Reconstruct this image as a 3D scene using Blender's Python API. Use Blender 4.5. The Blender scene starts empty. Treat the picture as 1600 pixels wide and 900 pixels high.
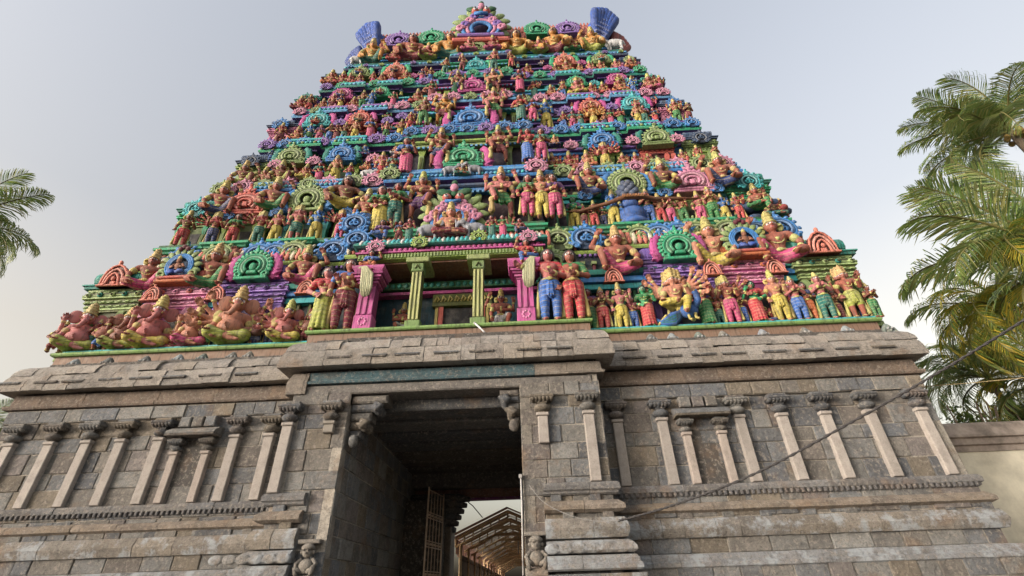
import bpy, math, random
import numpy as np
from mathutils import Vector, Matrix
C = bpy.context.scene.collection
S = bpy.context.scene
random.seed(7)
R = math.radians

# ---------------------------------------------------------------- camera, sky, sun, exposure
FPX, YAW, PITCH, ROLL, CX, CZ = 736.016, R(-1.4401), R(33.0306), R(-1.8331), 2.823, 1.6
def basis():
    cy, sy, cp, sp = math.cos(YAW), math.sin(YAW), math.cos(PITCH), math.sin(PITCH)
    w = Vector((sy*cp, cy*cp, sp)); r = Vector((cy, -sy, 0)); u = r.cross(w)
    cr, sr = math.cos(ROLL), math.sin(ROLL)
    return r*cr+u*sr, u*cr-r*sr, w
CR, CU, CW = basis()
cam = bpy.data.cameras.new('camera'); camo = bpy.data.objects.new('camera', cam); C.objects.link(camo)
cam.sensor_width = 36; cam.lens = FPX/1600*36; cam.clip_end = 3000; cam.clip_start = .05
camo.matrix_world = Matrix(((CR.x, CU.x, -CW.x, CX), (CR.y, CU.y, -CW.y, 0), (CR.z, CU.z, -CW.z, CZ), (0, 0, 0, 1)))
S.camera = camo
SUN_EL, SUN_AZ = R(6), R(-123)      # azimuth clockwise from +Y (the view direction): low hazy sun to the left
wd = bpy.data.worlds.new('World'); S.world = wd; wd.use_nodes = True
nt = wd.node_tree; bg = nt.nodes['Background']
sky = nt.nodes.new('ShaderNodeTexSky'); sky.sky_type = 'NISHITA'; sky.sun_disc = False
sky.sun_elevation = SUN_EL; sky.sun_rotation = SUN_AZ; sky.dust_density = 8.0; sky.air_density = 1.0; sky.ozone_density = 1.5; sky.altitude = 0
hs = nt.nodes.new('ShaderNodeHueSaturation'); hs.inputs['Saturation'].default_value = .33
nt.links.new(sky.outputs[0], hs.inputs['Color']); tn = nt.nodes.new('ShaderNodeMix'); tn.data_type = 'RGBA'; tn.blend_type = 'MULTIPLY'; tn.inputs[0].default_value = 1; tc = nt.nodes.new('ShaderNodeTexCoord'); sx_ = nt.nodes.new('ShaderNodeSeparateXYZ'); nt.links.new(tc.outputs['Generated'], sx_.inputs[0])
cr_ = nt.nodes.new('ShaderNodeValToRGB'); nt.links.new(sx_.outputs[2], cr_.inputs[0])                    # hazy evening air: cream near the horizon, pale lavender overhead
el_ = cr_.color_ramp.elements; el_[0].position = .0; el_[0].color = (1.42, 1.30, 1.14, 1); e0_ = el_.new(.36); e0_.color = (1.16, 1.03, .88, 1); el_[-1].position = .95; el_[-1].color = (1.30, 1.29, 1.32, 1)
e_ = el_.new(.55); e_.color = (1.03, .985, .95, 1); nt.links.new(cr_.outputs[0], tn.inputs[7])
nt.links.new(hs.outputs[0], tn.inputs[6]); nt.links.new(tn.outputs[2], bg.inputs[0])
bg.inputs[1].default_value = .15
sl = bpy.data.lights.new('sun', 'SUN'); sl.energy = .5; sl.angle = R(20); sl.color = (1, .975, .94)
so = bpy.data.objects.new('sun', sl); C.objects.link(so)
sd = Vector((math.sin(SUN_AZ)*math.cos(SUN_EL), math.cos(SUN_AZ)*math.cos(SUN_EL), math.sin(SUN_EL)))
so.rotation_euler = sd.to_track_quat('Z', 'Y').to_euler()
S.view_settings.view_transform = 'Standard'; S.view_settings.look = 'None'; S.view_settings.gamma = 1
S.view_settings.exposure = 2.12
S.cycles.max_bounces = 6

def pxX(x, Y, Z):
    """world X of the point of the plane Y, at height Z, that stands in column x of the 1600 px wide photograph"""
    k = (x-800)/FPX; a, b = Y, Z-CZ
    n = k*(a*CW.y+b*CW.z)-(a*CR.y+b*CR.z)
    return CX+n/(CR.x-k*CW.x)
def pxP(x, y, Y):
    d = CW+CR*((x-800)/FPX)-CU*((y-450)/FPX); t = Y/d.y
    return Vector((CX+d.x*t, Y, CZ+d.z*t))
def pxZ(x, y, Y): return pxP(x, y, Y).z
def L(r, g, b):
    f = lambda c: (c/255)/12.92 if c/255 <= .04045 else ((c/255+.055)/1.055)**2.4
    return (f(r), f(g), f(b))

# ---------------------------------------------------------------- materials
def newmat(name):
    m = bpy.data.materials.new(name); m.use_nodes = True
    n = m.node_tree; return m, n, n.nodes['Principled BSDF']
def mixc(n, f, a, b, bt='MIX'):
    x = n.nodes.new('ShaderNodeMix'); x.data_type = 'RGBA'; x.blend_type = bt
    for s, v in ((x.inputs[0], f), (x.inputs[6], a), (x.inputs[7], b)):
        if hasattr(v, 'links') or isinstance(v, bpy.types.NodeSocket): n.links.new(v, s)
        else: s.default_value = v if isinstance(v, (int, float)) else (*v, 1)
    return x.outputs[2]
def noise(n, scale, detail=4, rough=.6, co=None):
    t = n.nodes.new('ShaderNodeTexNoise'); t.inputs['Scale'].default_value = scale
    t.inputs['Detail'].default_value = detail; t.inputs['Roughness'].default_value = rough
    if co is not None: n.links.new(co, t.inputs['Vector'])
    return t.outputs['Fac']
def ramp(n, v, a, b, lo=0., hi=1.):
    r = n.nodes.new('ShaderNodeMapRange'); n.links.new(v, r.inputs[0])
    r.inputs[1].default_value = a; r.inputs[2].default_value = b; r.inputs[3].default_value = lo; r.inputs[4].default_value = hi
    return r.outputs[0]
def geo(n): return n.nodes.new('ShaderNodeNewGeometry').outputs['Position']
def bump(n, p, h, s, d):
    b = n.nodes.new('ShaderNodeBump'); b.inputs['Strength'].default_value = s; b.inputs['Distance'].default_value = d
    n.links.new(h, b.inputs['Height']); n.links.new(b.outputs[0], p.inputs['Normal'])

def paint_mat(cloth=False):
    """enamel paint on stucco: the object's colour, or the mesh's own colour where the attribute's alpha is 1"""
    m, n, p = newmat('painted_cloth' if cloth else 'enamel_paint')
    oi = n.nodes.new('ShaderNodeObjectInfo'); at = n.nodes.new('ShaderNodeAttribute'); at.attribute_name = 'Col'
    c = mixc(n, at.outputs['Alpha'], oi.outputs['Color'], at.outputs['Color'])
    po = geo(n)
    if cloth:                                                 # woven bands and dots painted on the cloth
        ob = n.nodes.new('ShaderNodeTexCoord').outputs['Object']; wv = n.nodes.new('ShaderNodeTexWave'); wv.bands_direction = 'Z'; wv.inputs['Scale'].default_value = 4.2; wv.inputs['Distortion'].default_value = 1.2; n.links.new(ob, wv.inputs['Vector'])
        c = mixc(n, ramp(n, wv.outputs['Fac'], .92, .98, 0, .5), c, (.5, .42, .2)); c = mixc(n, ramp(n, wv.outputs['Fac'], .80, .88, .0, .0), c, (.02, .02, .02))
        vo = n.nodes.new('ShaderNodeTexVoronoi'); vo.inputs['Scale'].default_value = 30; vo.inputs['Randomness'].default_value = .85; n.links.new(ob, vo.inputs['Vector'])
        c = mixc(n, ramp(n, vo.outputs['Distance'], .24, .18, 0, .4), c, (.6, .55, .45)); c = mixc(n, ramp(n, wv.outputs['Fac'], .10, .02, 0, .4), c, (.02, .015, .02))
    c = mixc(n, ramp(n, noise(n, 2.3, 5, .65, po), .48, .72, 0, .28), c, (.36, .33, .28))       # chalky fading in patches
    mp = n.nodes.new('ShaderNodeMapping'); mp.inputs['Scale'].default_value = (7, 7, .9); n.links.new(po, mp.inputs[0])
    c = mixc(n, ramp(n, noise(n, 1.6, 4, .6, mp.outputs[0]), .50, .66, 0, .55), c, (.045, .038, .032))  # rain streaks of soot
    hv = n.nodes.new('ShaderNodeHueSaturation'); hv.inputs['Saturation'].default_value = .96; hv.inputs['Value'].default_value = .84; n.links.new(c, hv.inputs['Color']); c = hv.outputs[0]
    n.links.new(c, p.inputs['Base Color'])
    n.links.new(ramp(n, noise(n, 5, 3, .5, po), .3, .7, .55, .85), p.inputs['Roughness'])
    bump(n, p, noise(n, 18, 5, .65, po), .5, .03)
    return m
PAINT = paint_mat(); CLOTH = paint_mat(True)
def stone_mat(name, stain=.0):
    m, n, p = newmat(name)
    at = n.nodes.new('ShaderNodeAttribute'); at.attribute_name = 'Col'; po = geo(n)
    c = mixc(n, ramp(n, noise(n, 2.6, 8, .72, po), .46, .62, 0, .45), at.outputs['Color'], (.07, .066, .064))   # soot and weathering
    c = mixc(n, ramp(n, noise(n, 9, 6, .75, po), .52, .62, 0, .55), c, (.42, .38, .33))                         # worn pale grain
    c = mixc(n, ramp(n, noise(n, 24, 5, .8, po), .52, .62, 0, .5), c, (.045, .044, .044))                        # dark crystals
    c = mixc(n, ramp(n, noise(n, .9, 5, .65, po), .57, .70, 0, .4), c, (.26, .16, .09))                         # ochre iron stains
    if stain: c = mixc(n, ramp(n, noise(n, 1.7, 6, .72, po), .50, .60, 0, stain), c, (.40, .44, .48))  # lime wash remains
    n.links.new(c, p.inputs['Base Color']); p.inputs['Roughness'].default_value = .88
    bump(n, p, noise(n, 7, 9, .75, po), 1., .12)
    return m
def smooth_mat():
    m, n, p = newmat('dressed_stone'); at = n.nodes.new('ShaderNodeAttribute'); at.attribute_name = 'Col'; po = geo(n)
    c = mixc(n, ramp(n, noise(n, 3, 8, .7, po), .45, .66, 0, .45), at.outputs['Color'], (.16, .145, .13)); c = mixc(n, ramp(n, noise(n, 22, 5, .75, po), .52, .66, 0, .4), c, (.10, .095, .09))
    n.links.new(c, p.inputs['Base Color']); p.inputs['Roughness'].default_value = .85; bump(n, p, noise(n, 9, 6, .7, po), .5, .04); return m
SMOOTH = smooth_mat()
STONE = stone_mat('granite_blocks'); STONEW = stone_mat('limewashed_granite', .8)
def plain(name, col, rough=.7, var=.25, sc=3., metal=0.):
    m, n, p = newmat(name); po = geo(n)
    c = mixc(n, ramp(n, noise(n, sc, 6, .65, po), .35, .7, 0, 1), col, tuple(v*(1-var*1.6) for v in col))
    n.links.new(c, p.inputs['Base Color']); p.inputs['Roughness'].default_value = rough; p.inputs['Metallic'].default_value = metal
    bump(n, p, noise(n, sc*9, 5, .6, po), .3, .02)
    return m

# ---------------------------------------------------------------- mesh builder
class MB:
    def __init__(s): s.v = []; s.f = []; s.c = []; s.sm = []
    def add(s, vs, fs, col=(1, 1, 1, 0), smooth=False):
        o = len(s.v); s.v += [tuple(v) for v in vs]
        if len(col) == 3: col = (*col, 1)
        for f in fs: s.f.append(tuple(i+o for i in f)); s.c.append(col); s.sm.append(smooth)
    def box(s, x0, x1, y0, y1, z0, z1, col=(1, 1, 1, 0), b=0):
        if b <= 0:
            v = [(x0,y0,z0),(x1,y0,z0),(x1,y1,z0),(x0,y1,z0),(x0,y0,z1),(x1,y0,z1),(x1,y1,z1),(x0,y1,z1)]
            s.add(v, [(0,3,2,1),(4,5,6,7),(0,1,5,4),(1,2,6,5),(2,3,7,6),(3,0,4,7)], col)
        else:
            b = min(b, abs(x1-x0)*.3, abs(z1-z0)*.3, abs(y1-y0)*.4)
            v = [(x0,y1,z0),(x1,y1,z0),(x1,y1,z1),(x0,y1,z1), (x0,y0+b,z0),(x1,y0+b,z0),(x1,y0+b,z1),(x0,y0+b,z1),
                 (x0+b,y0,z0+b),(x1-b,y0,z0+b),(x1-b,y0,z1-b),(x0+b,y0,z1-b)]
            s.add(v, [(3,2,1,0),(0,1,5,4),(1,2,6,5),(2,3,7,6),(3,0,4,7),(4,5,9,8),(5,6,10,9),(6,7,11,10),(7,4,8,11),(8,9,10,11)], col)
    def tube(s, pts, rad, n=6, col=(1, 1, 1, 0), sy=1., smooth=True, cap=True):
        """tube through pts with a radius for each; sy flattens it along Y"""
        pts = [Vector(p) for p in pts]; m = len(pts)
        if not hasattr(rad, '__len__'): rad = [rad]*m
        vs = []; up = None
        for i, p in enumerate(pts):
            t = (pts[min(i+1, m-1)]-pts[max(i-1, 0)]).normalized()
            if up is None: up = Vector((0, 1, 0)) if abs(t.y) < .9 else Vector((1, 0, 0))
            a = t.cross(up).normalized(); b = a.cross(t).normalized(); up = b
            for k in range(n):
                q = 2*math.pi*k/n; d = (a*math.cos(q)+b*math.sin(q))*rad[i]
                vs.append((p.x+d.x, p.y+d.y*sy, p.z+d.z))
        fs = [(i*n+k, i*n+(k+1) % n, (i+1)*n+(k+1) % n, (i+1)*n+k) for i in range(m-1) for k in range(n)]
        if cap: fs += [tuple(range(n))[::-1], tuple(range((m-1)*n, m*n))]
        s.add(vs, fs, col, smooth)
    def lathe(s, prof, cx, cy, n=12, col=(1, 1, 1, 0), smooth=True, a0=0, sx=1., sy=1.):
        vs = [(cx+r*sx*math.cos(a0+2*math.pi*k/n), cy+r*sy*math.sin(a0+2*math.pi*k/n), z) for r, z in prof for k in range(n)]
        m = len(prof)
        fs = [(i*n+k, i*n+(k+1) % n, (i+1)*n+(k+1) % n, (i+1)*n+k) for i in range(m-1) for k in range(n)]
        fs += [tuple(range(n))[::-1], tuple(range((m-1)*n, m*n))]
        s.add(vs, fs, col, smooth)
    def ball(s, c, r, col=(1, 1, 1, 0), n=8, m=6):
        r = r if hasattr(r, '__len__') else (r, r, r)
        vs = [(c[0]+r[0]*math.sin(math.pi*i/m)*math.cos(2*math.pi*k/n), c[1]+r[1]*math.sin(math.pi*i/m)*math.sin(2*math.pi*k/n), c[2]-r[2]*math.cos(math.pi*i/m)) for i in range(m+1) for k in range(n)]
        s.add(vs, [(i*n+k, i*n+(k+1) % n, (i+1)*n+(k+1) % n, (i+1)*n+k) for i in range(m) for k in range(n)], col, True)
    def plate(s, pts, y0, y1, col=(1, 1, 1, 0), bev=0.):
        """outline in XZ (counter-clockwise from the front) with its front at y0 and back at y1"""
        n = len(pts); cx = sum(p[0] for p in pts)/n; cz = sum(p[1] for p in pts)/n
        f = [(cx+(x-cx)*(1-bev), y0, cz+(z-cz)*(1-bev)) for x, z in pts]; m = [(x, y0+(y1-y0)*(.35 if bev else 0), z) for x, z in pts]; b = [(x, y1, z) for x, z in pts]
        fs = [(i, (i+1) % n, n+(i+1) % n, n+i)[::-1] for i in range(n)]+[(n+i, n+(i+1) % n, 2*n+(i+1) % n, 2*n+i)[::-1] for i in range(n)]
        s.add(f+m+b+[(cx, y0, cz), (cx, y1, cz)], fs+[(3*n, i, (i+1) % n) for i in range(n)]+[(3*n+1, 2*n+(i+1) % n, 2*n+i) for i in range(n)], col)
    def sweep(s, prof, path, col=(1, 1, 1, 0), smooth=False, cols=None):
        """profile [(out, z)] carried along an XY path whose outside is on the right hand of travel left to right (towards -Y)"""
        P = [Vector((p[0], p[1])) for p in path]; m = len(P); k = len(prof); vs = []
        for i in range(m):
            d1 = (P[i]-P[i-1]).normalized() if i else None; d2 = (P[i+1]-P[i]).normalized() if i < m-1 else None
            n1 = Vector((d1.y, -d1.x)) if d1 else None; n2 = Vector((d2.y, -d2.x)) if d2 else None
            if n1 and n2:
                nn = (n1+n2); nn = nn/max(.3, nn.dot(n1))
            else: nn = n1 or n2
            for o, z in prof: vs.append((P[i].x+nn.x*o, P[i].y+nn.y*o, z))
        for j in range(k-1):
            s.add([], [], col)
        fs = [(i*k+j, (i+1)*k+j, (i+1)*k+j+1, i*k+j+1) for i in range(m-1) for j in range(k-1)]
        o = len(s.v); s.v += vs
        for q, f in enumerate(fs):
            s.f.append(tuple(a+o for a in f)); cc = cols[q % (k-1)] if cols else col
            s.c.append(cc if len(cc) == 4 else (*cc, 1)); s.sm.append(smooth)
        for q in (0, (m-1)*k): s.f.append(tuple(o+q+j for j in range(k))); s.c.append(col if len(col) == 4 else (*col, 1)); s.sm.append(False)
    def mesh(s, name, mat):
        me = bpy.data.meshes.new(name); me.from_pydata(s.v, [], s.f)
        a = me.color_attributes.new('Col', 'FLOAT_COLOR', 'CORNER')
        cc = np.repeat(np.array(s.c, np.float32).reshape(-1, 4), [len(f) for f in s.f], axis=0)
        a.data.foreach_set('color', cc.ravel())
        me.polygons.foreach_set('use_smooth', s.sm); me.materials.append(mat); me.update()
        return me
    def build(s, name, mat, parent=None, color=None):
        return link(name, s.mesh(name, mat), parent, color)
def link(name, me, parent=None, color=None):
    o = bpy.data.objects.new(name, me); C.objects.link(o)
    if parent: o.parent = parent
    if color: o.color = (*color, 1)
    return o
def empty(name, loc=(0, 0, 0)):
    o = bpy.data.objects.new(name, None); o.location = loc; C.objects.link(o); return o
def tag(o, label, cat, group=None, kind=None):
    if label: o['label'] = label
    if cat: o['category'] = cat
    if group: o['group'] = group
    if kind: o['kind'] = kind
    return o
def copy(o, parent=None, **kw):
    c = o.copy(); C.objects.link(c); c.parent = parent
    return c
# ---------------------------------------------------------------- stone gateway base
def stonecol(dark=1.):
    p = random.choice([(.20,.21,.225),(.225,.23,.235),(.265,.24,.21),(.28,.235,.18),(.235,.205,.18),(.27,.26,.24),(.25,.22,.205),(.165,.17,.18),(.31,.30,.28),(.24,.225,.205),(.235,.24,.245),(.255,.25,.24)])
    k = random.uniform(.72, 1.06)*dark
    return tuple(c*k*w for c, w in zip(p, (.92, .96, 1.0)))
def blockwall(mb, u0, u1, z0, z1, mp, course=.5, dark=1., jit=.025, depth=.3, lmin=.45, lmax=1.25):
    """courses of rough blocks; mp(u, d, z) places them, d = depth behind the face"""
    t = MB(); z = z0; t.box(u0, u1, .03, depth+.02, z0, z1, (.42*dark, .39*dark, .34*dark))
    n = max(1, round((z1-z0)/course)); hs = [random.uniform(.75, 1.25) for _ in range(n)]; k = (z1-z0)/sum(hs)
    for h in hs:
        h *= k; u = u0
        while u < u1-.01:
            w = random.uniform(lmin, lmax); 
            if u+w > u1-.3: w = u1-u
            j = random.uniform(-jit, jit)
            t.box(u+.011, u+w-.011, j, depth, z+.011, z+h-.011, stonecol(dark), .02)
            u += w
        z += h
    o = len(mb.v); mb.v += [mp(*v) for v in t.v]; mb.f += [tuple(i+o for i in f) for f in t.f]; mb.c += t.c; mb.sm += t.sm
def sweep_blocks(mb, prof, path, lmin=.6, lmax=1.5, dark=1., tint=None, jit=.012):
    P = [Vector((*p, 0)) for p in path]; cum = [0]
    for a, b in zip(P, P[1:]): cum.append(cum[-1]+(b-a).length)
    def at(s):
        for i in range(len(P)-1):
            if s <= cum[i+1]: return P[i].lerp(P[i+1], (s-cum[i])/(cum[i+1]-cum[i]))
        return P[-1]
    s = 0
    while s < cum[-1]-.05:
        e = s+random.uniform(lmin, lmax)
        for c in cum[1:-1]:                      # no joint close to a corner
            if abs(e-c) < .35: e = c+.4
        e = min(e, cum[-1])
        pts = [at(s+.006)]+[P[i] for i in range(1, len(P)-1) if s < cum[i] < e]+[at(e-.006)]
        j = random.uniform(-jit, jit); zj = random.uniform(-jit, jit)*.6
        c = stonecol(dark)
        kf = random.uniform(.78, 1.2)
        if tint: c = tuple(a*.3+b*.7*kf for a, b in zip(c, tint))
        mb.sweep([(o+j, z+zj) for o, z in prof], [(p.x, p.y) for p in pts], c)
        s = e
tower = tag(empty('temple_tower', (0, 15, 0)), 'tall tapering temple gate tower with brightly painted sculpted storeys above a grey stone base', 'temple tower')
def tb(mb, name, mat, color=None, parent=None):
    o = mb.build(name, mat, None, color); par = parent or tower
    o.parent = par; o.matrix_parent_inverse = par.matrix_world.inverted() if parent is None else Matrix()
    return o
bpy.context.view_layer.update()
base = MB(); base.box(-14.8, -3.3, 15.5, 24, 0, 9.2, (.1, .095, .09)); base.box(2.95, 15.6, 15.5, 24, 0, 9.2, (.1, .095, .09))
base.box(-4.4, -3.3, 14.5, 16, 0, 9.2, (.1, .095, .09)); base.box(2.95, 4.9, 14.5, 16, 0, 9.2, (.1, .095, .09))
base.box(-3.4, 3., 14.6, 24, 7.8, 9.3, (.1, .095, .09))
front = lambda Y: (lambda u, d, z: (u, Y+d, z))
blockwall(base, -14.95, -4.6, 4.15, 7.5, front(15.2), .6, lmin=.5, lmax=1.7)
blockwall(base, 5.1, 15.75, 4.15, 7.5, front(15.2), .6, lmin=.5, lmax=1.7)
blockwall(base, -4.6, -2.75, 0, 7.08, front(14.2), .55, lmin=.5, lmax=.95)
blockwall(base, 2.6, 5.1, 0, 7.08, front(14.2), .55, lmin=.5, lmax=.95)
blockwall(base, -14.95, -4.6, 2.4, 4.15, front(15.08), .45)
blockwall(base, 5.1, 15.75, 2.4, 4.15, front(15.08), .45)
blockwall(base, -15.3, -4.6, 0, 2.15, front(14.8), .42, lmax=1.)
blockwall(base, 5.1, 16.1, 0, 2.15, front(14.8), .42, lmax=1.)
for u0, u1, Y in ((-4.6, -2.75, 14.2), (2.6, 5.1, 14.2)): blockwall(base, u0, u1, 6.75, 7.2, front(Y-.06), .45)
blockwall(base, -14.95, -4.6, 6.86, 7.3, front(15.1), .42); blockwall(base, 5.1, 15.75, 6.86, 7.3, front(15.1), .42)
# passage walls and returns
blockwall(base, 14.2, 24, 0, 7.1, lambda u, d, z: (-2.75-d, u, z), .55, dark=1.25)  # left wall's stone lightened to look lit
blockwall(base, 14.2, 24, 0, 7.1, lambda u, d, z: (2.6+d, u, z), .55, dark=.6)  # right wall's stone darkened to carry the passage shade
blockwall(base, 15.2, 24, 2.4, 7.5, lambda u, d, z: (15.75-d, u, z), .52)
blockwall(base, 15.2, 24, 2.4, 7.5, lambda u, d, z: (-14.95+d, u, z), .52)
blockwall(base, 14.2, 15.2, 0, 7.5, lambda u, d, z: (5.1-d, u, z), .52); blockwall(base, 14.2, 15.2, 0, 7.5, lambda u, d, z: (-4.6+d, u, z), .52)
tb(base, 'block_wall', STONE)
LP = [(-14.95, 24), (-14.95, 15.2), (-4.6, 15.2), (-4.6, 14.2), (-3.55, 14.2)]
RP = [(3.15, 14.2), (5.1, 14.2), (5.1, 15.2), (15.75, 15.2), (15.75, 24)]
for path in (LP, RP):
    mold = MB(); low = MB(); s = 0
    sweep_blocks(mold, [(-.1,4.2),(.13,4.18),(.18,4.10),(.18,3.99),(.12,3.95),(.12,3.90),(.06,3.86),(-.1,3.84)], path, tint=(.2,.2,.205))
    sweep_blocks(mold, [(-.1,3.74),(.08,3.72),(.20,3.63),(.24,3.58),(.24,3.48),(.18,3.45),(.1,3.41),(-.1,3.41)], path, tint=(.34,.27,.2))
    sweep_blocks(low, [(-.1,3.3),(.18,3.27),(.24,3.15),(.28,3.02),(.24,2.88),(.2,2.79),(-.1,2.77)], path, tint=(.30,.27,.23))
    sweep_blocks(low, [(.0,2.42),(.32,2.39),(.38,2.31),(.38,2.23),(.44,2.19),(.44,2.09),(.38,2.05),(.0,2.05)], path, tint=(.30,.31,.32))
    # little blocks in the two recesses
    for (a, b) in zip(path, path[1:]):
        d = Vector((b[0]-a[0], b[1]-a[1])); n = Vector((d.y, -d.x)).normalized(); ln = d.length; d = d.normalized(); s = .35
        while s < ln-.3:
            if abs(n.y) > .5:
                x = a[0]+s; w = random.uniform(.28, .38)
                mold.box(x-w/2, x+w/2, a[1]-.1, a[1]+.1, 3.7, 3.88, stonecol(), .02); mold.box(x+.3-w/2, x+.3+w/2, a[1]-.14, a[1]+.1, 3.27, 3.45, stonecol(), .02)
            s += random.uniform(1.0, 1.5)
    tb(mold, 'base_moulding', STONE); tb(low, 'lower_moulding', STONEW)
for path in ([(-4.6, 15.2), (-4.6, 14.2), (-3.55, 14.2)], [(3.15, 14.2), (5.1, 14.2), (5.1, 15.2)]):
    low = MB(); s = -1 if path[0][0] < 0 else 1
    sweep_blocks(low, [(-.1,2.74),(.2,2.74),(.3,2.68),(.37,2.58),(.38,2.50),(.3,2.44),(-.1,2.44)], path, .4, .6, tint=(.36,.36,.36))
    sweep_blocks(low, [(-.1,2.0),(.48,1.98),(.50,1.88),(-.1,1.86)], path)
    for i in range(6):                                        # lotus petals hanging from the bay plinth
        x = (3.3+i*.36) if s > 0 else (-3.7-i*.36)
        low.ball((x, 14.2-.34, 2.55), (.20, .045, .12), (.30, .295, .285), 12, 8)
    tb(low, 'lotus_plinth', STONEW)
teeth = MB()                                                   # saw-toothed edge under the string course
for x0, x1, Y in ((-15., -4.9, 15.02), (5.4, 15.8, 15.02)):
    x = x0
    while x < x1: teeth.box(x, x+.09, Y-.02, Y+.08, 3.86, 3.98, (.15, .15, .155), .02); x += .16
tb(teeth, 'toothed_moulding', STONE)

def pilaster(x, Y, z0=4.2, z1=6.1, w=.31, cw=.68, top=6.82, tint=(.37,.34,.315), short=False):
    p = MB(); kf = random.uniform(.9, 1.08); c = tuple(v*kf for v in tint)
    p.box(x-w/2, x+w/2, Y-.16, Y+.1, z0, z1, c, .02)
    p.box(x-w/2-.03, x+w/2+.03, Y-.2, Y+.1, z1+.004, z1+.10, c, .02)
    o = tb(p, 'pilaster', SMOOTH)
    k = MB(); g = stonecol(.85); h = top-z1
    k.box(x-w*.38, x+w*.38, Y-.15, Y+.1, z1+.1, z1+.2*h, g, .02)
    k.lathe([(w*.5, z1+.2*h), (w*.74, z1+.27*h), (w*.84, z1+.35*h), (w*.76, z1+.43*h), (w*.5, z1+.5*h)], x, Y-.06, 12, g)
    k.lathe([(w*.5, z1+.5*h), (w*.7, z1+.56*h), (w*.62, z1+.6*h)], x, Y-.06, 4, g, False, math.pi/4)
    n = 6                                                     # wavy-edged corbel
    for i in range(n):
        a = -cw/2+cw*(i+.5)/n; q = 1-abs(2*(i+.5)/n-1)
        k.tube([(x+a*.9, Y+.1, z1+.72*h-.03*q), (x+a, Y-.22, z1+.72*h-.05*q), (x+a, Y-.30, z1+.76*h)], [cw/n*.6]*3, 7, g, 1)
    k.box(x-cw/2-.02, x+cw/2+.02, Y-.33, Y+.1, z1+.76*h, z1+.88*h, g, .03)
    k.box(x-cw/2+.06, x+cw/2-.06, Y-.26, Y+.1, z1+.882*h, top, stonecol(), .03)
    c = k.build('capital', STONE, o)
for px_ in (12, 75, 133, 187, 247, 366, 420, 965, 1035, 1156, 1223, 1291, 1361, 1441):
    pilaster(pxX(px_, 15.05, 6.1), 15.2)
pilaster(pxX(449, 14.05, 6.1), 14.2); pilaster(pxX(920, 14.05, 6.1), 14.2)
pilaster(pxX(514, 14.05, 6.1), 14.2, 5.85, 6.1, tint=(.26, .24, .21)); pilaster(pxX(848, 14.05, 6.1), 14.2, 5.3, 6.1)
for a, b in ((272, 321), (1073, 1128)):                        # niches framed by small columns; recess shade painted as a dark panel
    xa, xb = pxX(a, 15.05, 5.7), pxX(b, 15.05, 5.7)
    for x in (xa, xb): pilaster(x, 15.2, 4.2, 5.62, .24, .46, 6.14, (.36, .315, .285))
    q = MB(); xm = (xa+xb)/2; w = (xb-xa)/2
    q.box(xm-w+.14, xm+w-.14, 15.19, 15.3, 3.9, 6.1, (.09, .085, .08)); q.box(xm-w-.30, xm+w+.30, 14.72, 15.2, 6.16, 6.24, stonecol(.8), .02)
    q.sweep([(0, 6.24), (.5, 6.22), (.42, 6.34), (.2, 6.46), (0, 6.48)], [(xm-w-.3, 15.2), (xm+w+.3, 15.2)], stonecol(.9))
    for i in (-1, 0, 1): q.box(xm+i*.42-.18, xm+i*.42+.18, 14.92, 15.2, 6.49, 6.82, stonecol(), .03)
    tb(q, 'niche', STONE)
# entablature: fillet, frieze, great curved stone cornice of blocks
CP = [(-14.95, 24), (-14.95, 15.2), (-4.75, 15.2), (-4.75, 14.2), (5.2, 14.2), (5.2, 15.2), (15.75, 15.2), (15.75, 24)]
cor = MB()
sweep_blocks(cor, [(-.1,7.32),(.16,7.34),(.2,7.40),(.2,7.46),(.08,7.5),(.06,7.86),(-.1,7.9)], [(-14.95, 24), (-14.95, 15.2), (-4.75, 15.2)], 1., 2.2, .62, (.27,.20,.15))
sweep_blocks(cor, [(-.1,7.32),(.16,7.34),(.2,7.40),(.2,7.46),(.08,7.5),(.06,7.86),(-.1,7.9)], [(5.2, 15.2), (15.75, 15.2), (15.75, 24)], 1., 2.2, .62, (.27,.20,.15))
sweep_blocks(cor, [(-.1,7.96),(.36,7.90),(.44,7.91),(.46,8.04),(.42,8.07),(.43,8.11),(.42,8.25),(.38,8.40),(.33,8.5)], CP, .4, 1.0, 1.3, (.40,.365,.325), .025)
sweep_blocks(cor, [(.34,8.51),(.31,8.66),(.22,8.82),(.08,8.93),(-.1,8.99),(-.5,9.02)], CP, .4, .9, 1.35, (.41,.375,.335), .05)
for k in range(26):                                            # dark strips painting the shade of slots on the cornice lip
    x = -15.2+k*1.2+random.uniform(-.2, .2)
    Y = 14.2 if -4.6 < x < 5 else 15.2
    if abs(x+4.7) < .9 or abs(x-5.2) < .9: continue
    cor.box(x-.38, x+.38, Y-.475, Y-.36, 8.15, 8.19, (.09, .085, .08)); cor.box(x-.4, x+.4, Y-.48, Y-.36, 8.195, 8.24, stonecol(1.2), .01)
tb(cor, 'stone_cornice', STONE)
lin = MB(); lin.box(-2.76-1.7, 2.61+2.3, 14.15, 15.3, 7.09, 7.40, (.20, .19, .18), .04); 
tb(lin, 'lintel', STONE)
bl = MB(); blue = (.075, .15, .18)
bl.sweep([(-.1,7.42),(.13,7.43),(.15,7.50),(.10,7.54),(.06,7.56),(.04,7.84),(-.1,7.88)], [(-4.2, 14.2), (3.1, 14.2)], blue)
tb(bl, 'painted_beam', STONE)
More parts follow.
